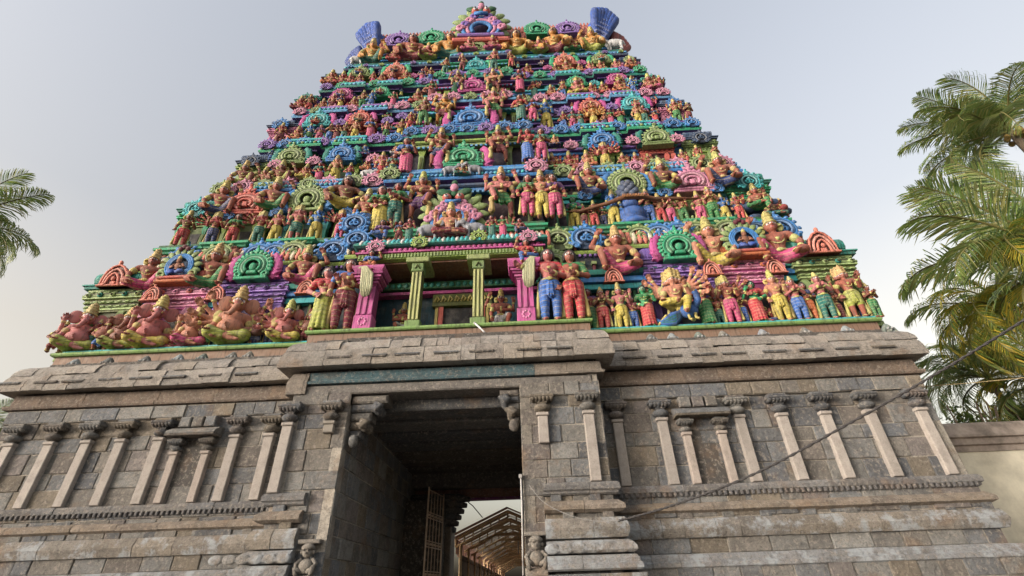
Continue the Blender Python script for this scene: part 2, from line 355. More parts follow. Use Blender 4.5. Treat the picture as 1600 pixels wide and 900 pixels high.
b2 = MB(); sweep_blocks(b2, [(-.1,7.42),(.13,7.43),(.15,7.50),(.10,7.54),(.06,7.56),(.04,7.84),(-.1,7.88)], [(3.11, 14.2), (5.18, 14.2), (5.18, 15.2)], tint=(.3,.25,.2)); tb(b2, 'frieze', STONE); b2 = MB(); sweep_blocks(b2, [(-.1,7.1),(.13,7.12),(.15,7.50),(.04,7.84),(-.1,7.88)], [(-4.73, 15.2), (-4.73, 14.2), (-4.21, 14.2)], tint=(.3,.25,.2))
tb(b2, 'frieze', STONE)
ceil = MB()
for i in range(7):
    y = 14.9+i*1.25; ceil.box(-2.9, 2.75, y, y+.95, 6.72-.04*i, 7.1, stonecol(.65), .05)  # ceiling stone darkened, shade of the passage put into its colour
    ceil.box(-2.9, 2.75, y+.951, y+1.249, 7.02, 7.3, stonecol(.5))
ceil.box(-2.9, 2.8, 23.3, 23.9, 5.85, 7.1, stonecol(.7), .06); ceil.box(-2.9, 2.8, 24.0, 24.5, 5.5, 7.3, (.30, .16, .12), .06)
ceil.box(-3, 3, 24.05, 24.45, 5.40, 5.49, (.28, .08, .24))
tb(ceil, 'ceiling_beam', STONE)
def bracket(x, s, z0, z1, wd):
    b = MB(); z = z1; d = wd
    for i in range(5):                                        # stepped, tapering corbel courses
        h = (z1-z0)/5; g = stonecol(.85)
        b.box(min(x, x+s*d), max(x, x+s*d), 14.26+.05*i, 15.0-.05*i, z-h+.01, z, g, .06)
        if i in (1, 3):
            for yy in (14.25, 14.5, 14.8): b.ball((x+s*d*.96, yy, z-h*.6), (.16, .14, .17), g)
            b.tube([(x+s*(d-.1), 14.26, z-h*.1), (x+s*(d+.12), 14.2, z-h*.5), (x+s*(d-.04), 14.16, z-h*.9), (x+s*(d-.2), 14.2, z-h*.5)], [.08, .1, .08, .04], 7, g)
        z -= h; d *= .76
    b.ball((x+s*.2, 14.4, z0-.1), (.16, .16, .2), stonecol(.9))
    tb(b, 'carved_bracket', STONE)
bracket(-2.74, 1, 5.75, 7.05, 1.15); bracket(2.59, -1, 6.05, 7.05, .62)
for s in (-1, 1):                                              # inner brackets and jambs of the second doorway
    b = MB(); x = -2.74 if s < 0 else 2.6; j1, j2, d = (1.7, 1.95, 2.7) if s < 0 else (.1, .12, .13)
    b.box(min(x, x-s*j1), max(x, x-s*j1), 22.4, 23.1, 0, 5.2, (.07, .06, .05), .04); b.box(min(x, x-s*j2), max(x, x-s*j2), 23.15, 24.3, 0, 4.2, (.24, .2, .16), .04)  # front jamb near black, painting the gloom behind the gate
    for i in range(6): b.tube([(x, 23.6, 5.45-i*.25), (x-s*d*.8, 23.6, 5.42-i*.25), (x-s*d, 23.6, 5.34-i*.25)], [.2, .2, .1], 8, stonecol(.6), 2.); d *= .95
    tb(b, 'inner_doorway', STONE)
for x in (-3.15, 2.88):                                        # squat carved dwarfs low on the jambs
    b = MB(); g = (.30, .28, .25); y = 14.1
    b.box(x-.30, x+.30, y-.12, y+.1, 1.95, 2.15, g, .03); b.box(x-.30, x+.30, y-.14, y+.1, 2.88, 2.98, g, .02)
    b.ball((x, y-.06, 2.36), (.2, .16, .18), g, 10, 8); b.ball((x, y-.1, 2.68), (.14, .13, .14), g, 10, 8); b.ball((x, y-.23, 2.66), .035, g); b.lathe([(.17, 2.74), (.19, 2.8), (.1, 2.88)], x, y-.08, 10, g)
    for s in (-1, 1):
        b.tube([(x+s*.14, y-.05, 2.52), (x+s*.27, y-.1, 2.4), (x+s*.2, y-.18, 2.3)], [.06, .055, .05], 7, g); b.tube([(x+s*.08, y-.1, 2.25), (x+s*.24, y-.18, 2.28), (x+s*.18, y-.16, 2.12)], [.08, .08, .06], 7, g)
        b.ball((x+s*.055, y-.22, 2.72), .025, (.12, .11, .1)); b.ball((x+s*.16, y-.08, 2.68), .05, g)
    tb(b, 'carved_dwarf', STONE)
pipe = MB(); pipe.tube([(2.52, 14.12, 2.0), (2.55, 14.12, 3.6), (2.55, 14.12, 4.35)], .025, 6, (.6, .6, .6)); pipe.box(2.49, 2.58, 14.06, 14.18, 4.35, 4.45, (.5, .5, .5))
tb(pipe, 'downpipe', PAINT)
# plaster band above the stone cornice
band = MB(); BR = (.27, .17, .12)
band.sweep([(-.3, 8.95), (0, 8.96), (0, 9.88), (-.3, 9.9)], [(-15.6, 24), (-15.6, 16.25), (-5.4, 16.25)], BR); band.sweep([(-.3, 8.95), (0, 8.96), (0, 9.88), (-.3, 9.9)], [(5.3, 16.25), (16.2, 16.25), (16.2, 24)], BR)
band.sweep([(-.3, 8.95), (0, 8.96), (.02, 10.1), (-.3, 10.12)], [(-5.4, 16.25), (-5.4, 15.75), (5.3, 15.75), (5.3, 16.25)], BR)
for k in range(30):                                            # weathered relief of scrolls on the middle stretch
    x = -5.1+k*.345; z = 9.55+.12*math.sin(k*2.1)
    band.tube([(x-.14, 15.72, z-.2), (x-.05, 15.66, z), (x+.08, 15.64, z+.16), (x+.17, 15.66, z+.02), (x+.08, 15.68, z-.1)], [.05, .085, .08, .07, .04], 7, (.24, .15, .105))
tb(band, 'plaster_band', PAINT)
lime = MB(); LG = L(128, 168, 92)
for zz, pth in ((9.88, [(-15.65, 24), (-15.65, 16.2), (-5.4, 16.2)]), (9.88, [(5.3, 16.2), (16.25, 16.2), (16.25, 24)]), (10.12, [(-5.42, 16.25), (-5.42, 15.7), (5.32, 15.7), (5.32, 16.25)])):
    lime.sweep([(-1.2, zz), (.06, zz), (.1, zz+.05), (.1, zz+.12), (.02, zz+.17), (-1.4, zz+.17)], pth, LG)
tb(lime, 'ledge', PAINT)
nasi = [(115,573),(168,568),(226,565),(278,562),(316,562),(362,560),(388,556),(486,532),(540,526),(903,508),(942,524),(1018,522),(1051,522),(1093,520),(1131,520),(1193,516),(1259,515),(1324,510),(1388,505)]
for i, (a, b) in enumerate(nasi):
    mid = 470 < a < 930; Y = 15.45 if mid else 15.95; z = 9.0; x = pxX(a, Y, z+.3)
    h = .62; c = random.choice([(.36, .42, .46), (.28, .28, .26), (.22, .24, .24), (.34, .38, .44), (.20, .26, .24)])
    m = MB(); m.lathe([(.17, z-.05), (.19, z+.1), (.13, z+.2), (.17, z+.3), (.19, z+.42), (.12, z+.54), (.05, z+h)], x, Y, 10, c)
    for s in (-1, 1): m.tube([(x+s*.1, Y-.12, z+.15), (x+s*.22, Y-.1, z+.25), (x+s*.16, Y-.12, z+.42)], [.05, .06, .03], 6, c); m.ball((x+s*.07, Y-.16, z+.38), .045, (.5, .52, .54))
    m.ball((x, Y-.17, z+.27), (.07, .06, .05), c)
    tb(m, 'cornice_head', STONE)
# ---------------------------------------------------------------- painted storeys
ZL = [10.05, 16.2, 20.75, 25.0, 28.75, 32.0, 35.2]              # ledges the figures stand on
ZB = [9.9, 14.65, 20.05, 24.3, 28.15, 31.45, 34.7, 38.1]        # underside of the cornice below each ledge
HW = [16.2, 15.45, 14.3, 13.2, 12.35, 11.45, 10.55]
XC = [.4, .35, .45, .6, .65, .72, .85]
YL = [16.2]+[16.5+(z-10)*.14 for z in ZL[1:]]
AX = [-.35, -.45, -.1, .08, .08, .22, .5]                       # middle axis of each storey
BAY = [5, 4.7, 4.1, 3.3, 2.9, 2.5, 2.2]                         # half width of the projecting middle bay
PAL = dict(olive=L(140,165,105), blue=L(48,130,205), green=L(45,170,125), turq=L(60,185,195), red=L(205,100,90), pink=L(212,140,175), mag=L(190,75,150), lav=L(140,105,190), salmon=L(222,130,112), teal=L(35,135,125), slate=L(60,85,120), lime=L(150,180,85), navy=L(30,50,95), maroon=L(105,35,55), purple=L(88,62,140), yell=L(205,190,110), cream=L(225,215,190), white=L(215,215,215), dgreen=L(30,95,60), orange=L(205,115,70), dkol=L(95,105,50), sky=L(90,160,215))
DARK = (.018, .02, .028)  # near-black fill that paints the shade inside door openings
storeys = []
STEP = [.12, .16, .20, .22, .25, .27, .30]                     # low step along each ledge under the figures' feet
# module centres in photograph columns: (column at roof level, width m, body, entablature, roof, arch colour, arch kind, arch height m)
MODS = {
 0: [(180,2.6,'dkol','olive','teal','salmon','nest',1.2),(278,3.0,'mag','pink','red','blue','halo',1.85),(395,3.2,'purple','lav','purple','green','ring',1.55),(1062,3.2,'purple','lav','purple','green','ring',1.55),(1166,3.0,'mag','pink','orange','blue','halo',1.85),(1284,2.6,'dkol','olive','teal','salmon','nest',1.2)],
 1: [(312,2.2,'olive','green','teal','turq','scroll',1.15),(388,2.5,'olive','lime','red','red','fan',1.75),(483,2.5,'teal','turq','dgreen','olive','ring',1.8),(978,2.5,'teal','turq','dgreen','olive','ring',1.8),(1079,2.5,'olive','lime','red','pink','fan',1.75),(1166,2.2,'olive','green','teal','turq','scroll',1.15)],
 2: [(396,1.9,'lime','olive','slate','slate','scroll',.9),(457,2.1,'maroon','red','maroon','olive','fan',1.5),(536,2.1,'dgreen','lime','teal','blue','fan',1.45),(940,2.1,'dgreen','lime','teal','blue','fan',1.45),(1024,2.1,'maroon','red','maroon','olive','fan',1.5),(1092,1.9,'lime','olive','slate','slate','scroll',.9)],
 3: [(441,1.8,'maroon','pink','slate','blue','scroll',.9),(498,2.0,'purple','teal','teal','turq','fan',1.5),(564,2.0,'maroon','red','maroon','red','fan',1.35),(922,2.0,'maroon','red','maroon','red','fan',1.35),(990,2.0,'purple','teal','teal','turq','fan',1.5),(1052,1.8,'maroon','pink','slate','blue','scroll',.9)],
 4: [(480,1.6,'mag','purple','teal','teal','scroll',.8),(536,1.9,'maroon','mag','purple','mag','fan',1.35),(596,1.8,'dgreen','teal','dgreen','green','fan',1.25),(900,1.8,'dgreen','teal','dgreen','green','fan',1.25),(964,1.9,'maroon','mag','purple','mag','fan',1.35),(1018,1.6,'mag','purple','teal','teal','scroll',.8)],
 5: [(520,1.5,'maroon','pink','slate','olive','scroll',.7),(564,1.8,'olive','lime','dkol','olive','fan',1.25),(619,1.8,'maroon','red','red','salmon','fan',1.4),(882,1.8,'maroon','red','red','salmon','fan',1.4),(938,1.8,'olive','lime','dkol','olive','fan',1.25),(982,1.5,'maroon','pink','slate','olive','scroll',.7)],
}
LEDGE = {1: ('salmon','cream','lime','green'), 2: ('sky','turq','blue','sky'), 3: ('turq','olive','green','turq'), 4: ('turq','sky','sky','lav'), 5: ('turq','sky','teal','turq'), 6: ('sky','turq','slate','sky')}
modx = {}
def ledge_path(k, back=9):
    Y, xc, hw = YL[k], XC[k], HW[k]; a, b = AX[k]-BAY[k], AX[k]+BAY[k]
    pts = [(xc-hw, Y+back), (xc-hw, Y)]
    jog = .28
    for x, w in sorted(modx.get(k, [])):
        if xc-hw+.4 < x-w/2 and x+w/2 < a-.3: pts += [(x-w/2, Y), (x-w/2, Y-jog), (x+w/2, Y-jog), (x+w/2, Y)]
    pts += [(a, Y), (a, Y-.5), (b, Y-.5), (b, Y)]
    for x, w in sorted(modx.get(k, [])):
        if x-w/2 > b+.3 and x+w/2 < xc+hw-.4: pts += [(x-w/2, Y), (x-w/2, Y-jog), (x+w/2, Y-jog), (x+w/2, Y)]
    return pts+[(xc+hw, Y), (xc+hw, Y+back)]
def shrine(mb, x, w, Y, z0, zt, body, ent, roof, corner):
    H = zt-z0; ze = z0+.52*H; cb, ce, cr = PAL[body], PAL[ent], PAL[roof]; d = 1.3
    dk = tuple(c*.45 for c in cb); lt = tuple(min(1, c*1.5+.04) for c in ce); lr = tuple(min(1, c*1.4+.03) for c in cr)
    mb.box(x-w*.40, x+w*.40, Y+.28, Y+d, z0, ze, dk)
    for s in (-1, 1):                                         # paired pilasters with flared heads
        for a in (.41, .24):
            px_ = x+s*w*a
            mb.box(px_-w*.045, px_+w*.045, Y+.12, Y+.4, z0, ze-.16*H, cb, .02); mb.box(px_-w*.065, px_+w*.065, Y+.08, Y+.4, z0, z0+.05*H, ce, .01)
            mb.lathe([(w*.045, ze-.16*H), (w*.085, ze-.08*H), (w*.085, ze-.04*H), (w*.06, ze)], px_, Y+.24, 4, ce, False, math.pi/4)
    mb.box(x-w*.13, x+w*.13, Y+.26, Y+.35, z0, ze-.12*H, DARK)
    n = 11; st = .245*H/n
    for i in range(n):                                        # stepped entablature
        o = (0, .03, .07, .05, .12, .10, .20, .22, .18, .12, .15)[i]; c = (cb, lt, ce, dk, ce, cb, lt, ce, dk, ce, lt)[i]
        a, b, f = x-w*.44-o, x+w*.44+o, Y+.2-o
        mb.box(a, b, f, Y+d, ze+i*st, ze+(i+1)*st-.015, c)
        if i in (2, 4, 9):                                    # blocks and small bosses on the steps
            for j in range(7):
                q = a+(b-a)*(j+.5)/7; mb.box(q-.07*w*.5, q+.07*w*.5, f-.05, f+.1, ze+i*st+.02, ze+(i+1)*st-.02, lt, .015)
        elif i == 7:
            for j in range(5):
                q = a+(b-a)*(j+.5)/5; mb.ball((q, f-.02, ze+(i+.6)*st), (.10*w*.5, .07, st*1.1), (lt, cr)[j % 2], 8, 6); mb.ball((q, f-.08, ze+(i+.5)*st), (.05*w*.5, .04, st*.55), dk, 6, 4)
    zr = ze+n*st; hr = zt-zr
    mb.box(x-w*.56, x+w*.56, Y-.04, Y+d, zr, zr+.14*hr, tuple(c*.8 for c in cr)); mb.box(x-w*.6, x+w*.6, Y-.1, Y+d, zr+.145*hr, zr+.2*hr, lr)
    prof = [(-.02, .2), (.10, .26), (.17, .42), (.15, .6), (.03, .78), (-.18, .92), (-.4, 1.)]
    m = 12; e = w*.42
    for j in range(m):                                        # ribbed barrel roof
        a = x-e+2*e*j/m; b = x-e+2*e*(j+1)/m; mid = (a+b)/2
        mb.sweep([(o-.0, zr+q*hr) for o, q in prof]+[(-1.2, zt)], [(a+.012, Y+.02), (b-.012, Y+.02)], cr if j % 2 else lr)
    for s in (-1, 1): mb.lathe([(.02, zr+.2*hr), (.22*min(1, hr), zr+.3*hr), (.3*min(1, hr), zr+.55*hr), (.22*min(1, hr), zr+.85*hr), (.02, zt)], x+s*e, Y+.32, 10, lr)
for k in range(7):
    z0 = ZL[k]; Y = YL[k]; zt = ZB[k+1]
    if k in MODS: modx[k] = [(pxX(m[0], Y+.4, z0+.8*(zt-z0)), m[1]) for m in MODS[k]]
for k in range(7):
    z0, z1, Y, xc, hw = ZL[k], ZB[k+1], YL[k], XC[k], HW[k]
    w = MB(); a, b = AX[k]-BAY[k], AX[k]+BAY[k]
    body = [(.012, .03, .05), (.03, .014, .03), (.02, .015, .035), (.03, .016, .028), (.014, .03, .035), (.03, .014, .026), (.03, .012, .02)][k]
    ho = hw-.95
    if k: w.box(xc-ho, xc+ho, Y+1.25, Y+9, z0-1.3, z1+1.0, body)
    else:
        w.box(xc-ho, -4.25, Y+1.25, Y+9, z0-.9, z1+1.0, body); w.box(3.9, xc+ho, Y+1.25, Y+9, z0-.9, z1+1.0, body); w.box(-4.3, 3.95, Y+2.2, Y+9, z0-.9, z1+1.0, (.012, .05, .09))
    if k:
        wb = BAY[k]-.2
        w.box(AX[k]-wb, AX[k]+wb, Y+.75, Y+1.3, z0, z1+.3, tuple(c*1.3 for c in body))
    # stepped plinth, dentils, thin pilasters and mid mouldings along the back wall
    col1 = PAL[('teal', 'green', 'lav', 'mag', 'turq', 'purple', 'green')[k]]; col2 = PAL[('turq', 'dgreen', 'blue', 'purple', 'teal', 'lav', 'teal')[k]]
    w.box(xc-hw+.3, xc+hw-.3, Y+.1, Y+1.2, z0-.02, z0+STEP[k], col2)
    if k: w.box(a+.2, b-.2, Y-.38, Y+.8, z0-.02, z0+STEP[k], col2)
    segs = ((xc-ho, -5.3 if k == 0 else a), (5.0 if k == 0 else b, xc+ho))
    for s0, s1 in segs:
        for i in range(3): w.box(s0-.1+.05*i, s1+.1-.05*i, Y+.78+.1*i, Y+1.3, z0+.002+i*.16, z0+.15+i*.16, (col1, col2, col1)[i])
        x = s0
        while x < s1:
            w.box(x, x+.13, Y+1.1, Y+1.3, z0+.5, z1-.5, (PAL['lime'], PAL['dgreen'], PAL['maroon'], PAL['dkol'])[int(x*7) % 4], .02)
            w.box(x-.05, x+.18, Y+1.02, Y+1.3, z1-.75, z1-.6, PAL['olive']); x += .52
        for i in range(3): w.box(s0-.2-.1*i, s1+.2+.1*i, Y+.95-.13*i, Y+1.4, z0+(z1-z0)*(.53+.065*i), z0+(z1-z0)*(.585+.065*i), (col2, PAL['blue'] if k % 2 == 0 else PAL['turq'], col1)[i])
        x = s0
        while x < s1: w.box(x, x+.11, Y+1.12, Y+1.3, z1-.24, z1-.1, PAL['pink'] if k % 2 else PAL['lav'], .015); x += .24
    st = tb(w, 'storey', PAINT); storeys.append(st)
    inv = Matrix.Translation((0, -15, 0))
    def sub(mb, name, color=None): return mb.build(name, PAINT, st, color)
    for m, (mx, _) in zip(MODS.get(k, []), modx.get(k, [])):
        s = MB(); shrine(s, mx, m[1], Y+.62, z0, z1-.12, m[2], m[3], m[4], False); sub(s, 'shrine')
    # projecting cornice above this storey, with petal stripes, carrying the next ledge
    if k < 6:
        q = k+1; p = ledge_path(q); zb, zt = ZB[q], ZL[q]; h = zt-zb; cA, cB, cL, cT = [PAL[n] for n in LEDGE[q]]
        c = MB()
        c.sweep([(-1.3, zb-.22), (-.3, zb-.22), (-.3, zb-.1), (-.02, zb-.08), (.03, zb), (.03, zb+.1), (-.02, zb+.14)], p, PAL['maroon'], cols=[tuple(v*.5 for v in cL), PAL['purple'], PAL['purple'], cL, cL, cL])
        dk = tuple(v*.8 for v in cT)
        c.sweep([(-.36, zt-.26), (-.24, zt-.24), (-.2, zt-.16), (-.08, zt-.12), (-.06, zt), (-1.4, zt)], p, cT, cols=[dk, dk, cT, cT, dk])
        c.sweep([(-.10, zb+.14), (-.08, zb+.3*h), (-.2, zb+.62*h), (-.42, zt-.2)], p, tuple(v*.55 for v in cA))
        wp = .24 if q < 4 else .26
        for (ax, ay), (bx, by) in zip(p[1:-1], p[2:-1]):
            if abs(by-ay) > .01: continue
            n = max(1, int((bx-ax)/wp)); 
            for i in range(n):                                # rounded petals
                x0 = ax+(bx-ax)*(i+.5)/n; wv = (bx-ax)/n*.44
                c.tube([(x0, ay+.02, zb+.17), (x0, ay+.0, zb+.17+.12*h), (x0, ay+.1, zb+.55*h), (x0, ay+.36, zt-.27)], [wv*.6, wv, wv*.95, wv*.7], 6, cA if i % 3 else cB, .5)
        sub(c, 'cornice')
# middle doorways of the storeys above the porch
for k in range(1, 6):
    Y, z0, z1, ax, bw = YL[k]-.5, ZL[k], ZB[k+1], AX[k], BAY[k]; H = z1-z0; m = MB()
    ow = bw*.24
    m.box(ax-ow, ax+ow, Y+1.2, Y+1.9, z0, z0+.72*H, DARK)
    for s in (-1, 1):
        for o, wv in ((ow+.1, .12), (bw*.62, .16), (bw*.82, .12)):
            x = ax+s*o
            m.box(x-wv, x+wv, Y+1.0, Y+1.5, z0, z0+.66*H, PAL['olive'], .03); m.box(x-wv*.4, x+wv*.4, Y+.97, Y+1.2, z0+.12*H, z0+.6*H, PAL['dkol'])
            m.lathe([(wv, z0+.66*H), (wv*1.9, z0+.73*H), (wv*1.9, z0+.76*H), (wv*1.2, z0+.8*H)], x, Y+1.2, 4, PAL['lime'], False, math.pi/4)
    m.box(ax-bw*.95, ax+bw*.95, Y+.85, Y+1.6, z0+.805*H, z0+.85*H, PAL[('mag', 'blue', 'olive', 'turq', 'mag', 'green')[k]])
    m.sweep([(.0, z0+.855*H), (.1, z0+.87*H), (.08, z0+.91*H), (-.1, z0+.96*H), (-.4, z0+.985*H)], [(ax-bw*1.0, Y+.8), (ax+bw*1.0, Y+.8)], PAL[('mag', 'slate', 'lime', 'mag', 'purple', 'green')[k]])
    n = int(bw*2/.28)
    for i in range(n): m.box(ax-bw*.95+i*.28, ax-bw*.95+i*.28+.14, Y+.80, Y+.9, z0+.76*H, z0+.8*H, PAL['sky'])
    m.build('doorway', PAINT, storeys[k])
# porch of the lowest storey
pc = MB(); F = 15.75
pc.box(-4.3, 4.0, F+.05, 18.4, 10.0, 10.28, PAL['lime']); pc.box(-4.25, 3.95, 17.7, 18.4, 10.28, 14.2, (.02, .075, .12))
pc.box(-4.3, -3.95, 16.6, 18.4, 10.29, 13.6, (.015, .07, .12)); pc.box(3.65, 4.0, 16.6, 18.4, 10.29, 13.6, (.015, .07, .12))
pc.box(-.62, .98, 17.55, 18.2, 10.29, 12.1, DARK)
for s, x in ((-1, -.72), (1, 1.08)): pc.box(x-.1, x+.1, 17.45, 17.75, 10.29, 12.15, PAL['red']); pc.box(x-s*-.2-.06, x-s*-.2+.06, 17.5, 17.75, 10.29, 12.15, PAL['yell'])
pc.box(-1.1, 1.5, 17.40, 17.75, 12.155, 12.75, PAL['dkol'])
for i in range(9): pc.tube([(-1.0+i*.29, 17.38, 12.35), (-.9+i*.29, 17.34, 12.6), (-.8+i*.29, 17.35, 12.45), (-.88+i*.29, 17.36, 12.35)], [.04, .06, .05, .03], 6, PAL['yell'])
pc.box(-3.9, 3.65, 17.35, 17.75, 12.78, 12.92, PAL['mag']); pc.box(-3.9, 3.65, 17.25, 17.75, 13.0, 13.35, PAL['dgreen'])
for i in range(26): pc.ball((-3.75+i*.29, 17.25, 13.17), (.11, .06, .12), PAL['teal'])
pc.box(-4.1, 3.8, 16.2, 17.7, 13.62, 13.72, L(120, 80, 62))
pc.build('porch', PAINT, storeys[0])
rf = MB(); x0, x1 = -4.25, 3.9
rf.box(x0+.1, x1-.1, F+.2, 16.9, 13.725, 14.0, PAL['lime'])
n = 56
for i in range(n): q = x0+.15+(x1-x0-.3)*i/n; rf.box(q, q+.07, F+.14, F+.22, 13.76, 13.96, PAL['olive'])
rf.box(x0, x1, F+.1, 16.9, 14.004, 14.08, PAL['mag']); rf.box(x0+.1, x1-.1, F+.2, 16.9, 14.084, 14.3, PAL['maroon'])
for i in range(34): q = x0+.2+(x1-x0-.4)*(i+.5)/34; rf.ball((q, F+.19, 14.19), (.105, .05, .09), PAL['mag'])
rf.sweep([(-.6, 14.31), (.02, 14.31), (.12, 14.36), (.10, 14.48), (-.1, 14.70), (-.35, 14.78), (-1.2, 14.8)], [(x0, 17), (x0, F+.1), (x1, F+.1), (x1, 17)], PAL['teal'])
for i in range(40):
    q = x0+.1+(x1-x0-.2)*(i+.5)/40; rf.tube([(q, F+.0, 14.38), (q, F+.02, 14.5), (q, F+.2, 14.72), (q, F+.4, 14.8)], [.05, .09, .09, .07], 6, PAL['turq'] if i % 3 else PAL['white'], .5)
rf.build('porch_roof', PAINT, storeys[0])
for x in (-1.48, 1.06):                                        # green pillars
    m = MB(); y = 16.05; c1, c2 = L(120, 150, 90), PAL['dkol']
    m.box(x-.3, x+.3, y-.26, y+.26, 10.285, 10.62, c1, .03); m.box(x-.21, x+.21, y-.2, y+.2, 10.62, 12.95, c2)
    for s in (-.16, 0, .16): m.box(x+s-.04, x+s+.04, y-.235, y, 10.66, 12.9, L(190, 195, 130), .01)
    m.box(x-.25, x+.25, y-.25, y+.25, 12.95, 13.35, c1, .03); m.tube([(x-.1, y-.27, 13.05), (x, y-.29, 13.25), (x+.1, y-.27, 13.05)], .03, 5, c2)
    m.box(x-.48, x+.48, y-.35, y+.9, 13.355, 13.61, L(150, 165, 105), .03)
    m.build('pillar', PAINT, storeys[0])
for x in (-3.42, 2.95):                                        # pink pillars with flaring heads
    m = MB(); y = 15.98; c1, c2 = L(200, 90, 160), L(150, 45, 115)
    m.box(x-.36, x+.36, y-.26, y+.3, 10.285, 10.9, c1, .03)
    for a in range(8): m.ball((x+.14*math.cos(a*.785), y-.27, 10.6+.14*math.sin(a*.785)), (.055, .03, .055), L(225, 140, 190), 6, 4)
    m.box(x-.32, x+.32, y-.2, y+.3, 10.9, 12.25, c2)
    for s in (-.24, 0, .24): m.box(x+s-.075, x+s+.075, y-.235, y, 10.94, 12.22, c1, .01)
    zz = 12.25
    for i in range(5): m.box(x-.34-.07*i, x+.34+.07*i, y-.22-.07*i, y+.4, zz, zz+.11, c1 if i % 2 else c2, .01); zz += .112
    m.lathe([(.92, zz), (1.12, zz+.16), (1.15, zz+.26), (.9, zz+.28)], x, y, 4, c1, False, math.pi/4, .82, .7)
    m.build('pillar', PAINT, storeys[0])
# crowning barrel roof
rt = MB(); Y6 = YL[6]; zt = 38.1; red = L(170, 88, 76); lred = L(205, 130, 108)
xa, xb = AX[6]-9.3, AX[6]+9.3
rt.box(xa-.3, xb+.3, Y6+.7, Y6+9, zt-.1, zt+.12, PAL['maroon'])
RH = pxZ(690, 47, Y6+1.8)-zt-.5; prof = [(.0, zt+.13)]+[(o, zt+RH*q) for o, q in ((.22,.1),(.25,.28),(.1,.5),(-.3,.72),(-.9,.88),(-1.7,.97),(-3,1.),(-5,.85),(-6.5,.1))]
rt.sweep(prof, [(xa, Y6+.9), (xb, Y6+.9)], red)
for i in range(62):                                            # tile scales and ridge spikes
    x = xa+.15+(xb-xa-.3)*(i+.5)/62
    for j in range(6): o, z = prof[1+j]; o2, z2 = prof[2+j]; rt.ball((x+(j % 2)*.15, Y6+.9-(o+o2)/2, (z+z2)/2), (.13, .1, .18), lred if (i+j) % 2 else red, 6, 4)
    rt.lathe([(.13, zt+RH*.85), (.17, zt+RH), (.1, zt+RH+.3), (.0, zt+RH+.6)], x, Y6+1.9, 5, red, False)
rt.build('barrel_roof', PAINT, storeys[6])
# ---------------------------------------------------------------- horseshoe arches, plumes and other stucco ornaments
OBJ = (1, 1, 1, 0)                                             # alpha 0: takes the object's colour
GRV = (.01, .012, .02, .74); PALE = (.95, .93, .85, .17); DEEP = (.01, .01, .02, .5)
def arc(R_, cz, a0, a1, n, sx=1., y=0):
    return [(R_*sx*math.cos(a0+(a1-a0)*i/n), y, cz+R_*math.sin(a0+(a1-a0)*i/n)) for i in range(n+1)]
def spiral(cx, cz, r0, r1, a0, turns, n, y):
    return [(cx+(r0+(r1-r0)*i/n)*math.cos(a0+turns*2*math.pi*i/n), y, cz+(r0+(r1-r0)*i/n)*math.sin(a0+turns*2*math.pi*i/n)) for i in range(n+1)]
def petal(mb, c, ang, ln, w, col, y=-.05, fl=.45):
    d = Vector((math.cos(ang), 0, math.sin(ang))); c = Vector(c)
    if mb is not None and fl > .4 and col[3] < 1: petal(mb, c, ang, ln*.62, w*.5, PALE, y-w*fl*.8, .39)
    mb.tube([c+Vector((0, y, 0)), c+d*ln*.3+Vector((0, y-.02, 0)), c+d*ln*.65+Vector((0, y-.02, 0)), c+d*ln*.9+Vector((0, y, 0)), c+d*ln+Vector((0, y+.01, 0))], [w*.45, w*.9, w, w*.6, w*.12], 7, col, fl)
def finial(mb, z, s, col):
    for a in (-.9, 0, .9): petal(mb, (0, 0, z), math.pi/2+a, s*(1 if a == 0 else .75), s*.22, col, 0)
    mb.ball((0, -.03, z+.1*s), s*.2, col)
    mb.ball((0, -.02, z+s*.98), s*.16, col)
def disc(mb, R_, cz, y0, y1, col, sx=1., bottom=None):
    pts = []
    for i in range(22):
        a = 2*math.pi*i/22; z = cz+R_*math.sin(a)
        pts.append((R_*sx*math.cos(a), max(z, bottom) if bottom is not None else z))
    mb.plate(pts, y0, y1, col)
LT = lambda c, k: (*tuple(min(1, v*k+.03) for v in c), 1)
def tpl_fan(c2=None):
    m = MB(); cz = .36
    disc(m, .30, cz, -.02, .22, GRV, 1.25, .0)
    for i in range(15): petal(m, (0, 0, cz), R(-28+236*i/14), .47 if i % 2 else .44, .062, c2 or OBJ, -.03)
    m.tube(arc(.31, cz, R(-35), R(215), 22, 1.12, -.07), .035, 6, OBJ); m.tube(arc(.22, cz, R(-45), R(225), 18, 1.15, -.10), .036, 6, PALE); m.tube(arc(.265, cz, R(-45), R(225), 18, 1.14, -.09), .018, 5, DEEP)
    m.tube(arc(.13, cz-.02, R(-45), R(225), 14, 1.2, -.12), .034, 6, OBJ); m.box(-.06, .06, -.13, 0, cz-.12, cz+.03, OBJ, .02)
    m.box(-.47, .47, -.12, .2, 0, .07, OBJ, .02); m.box(-.40, .40, -.14, .2, .07, .12, OBJ, .02)
    for s in (-1, 1): m.tube(spiral(s*.42, .17, .10, .02, math.pi/2, s*1.2, 12, -.08), .028, 6, OBJ)
    finial(m, cz+.40, .24, OBJ); return m
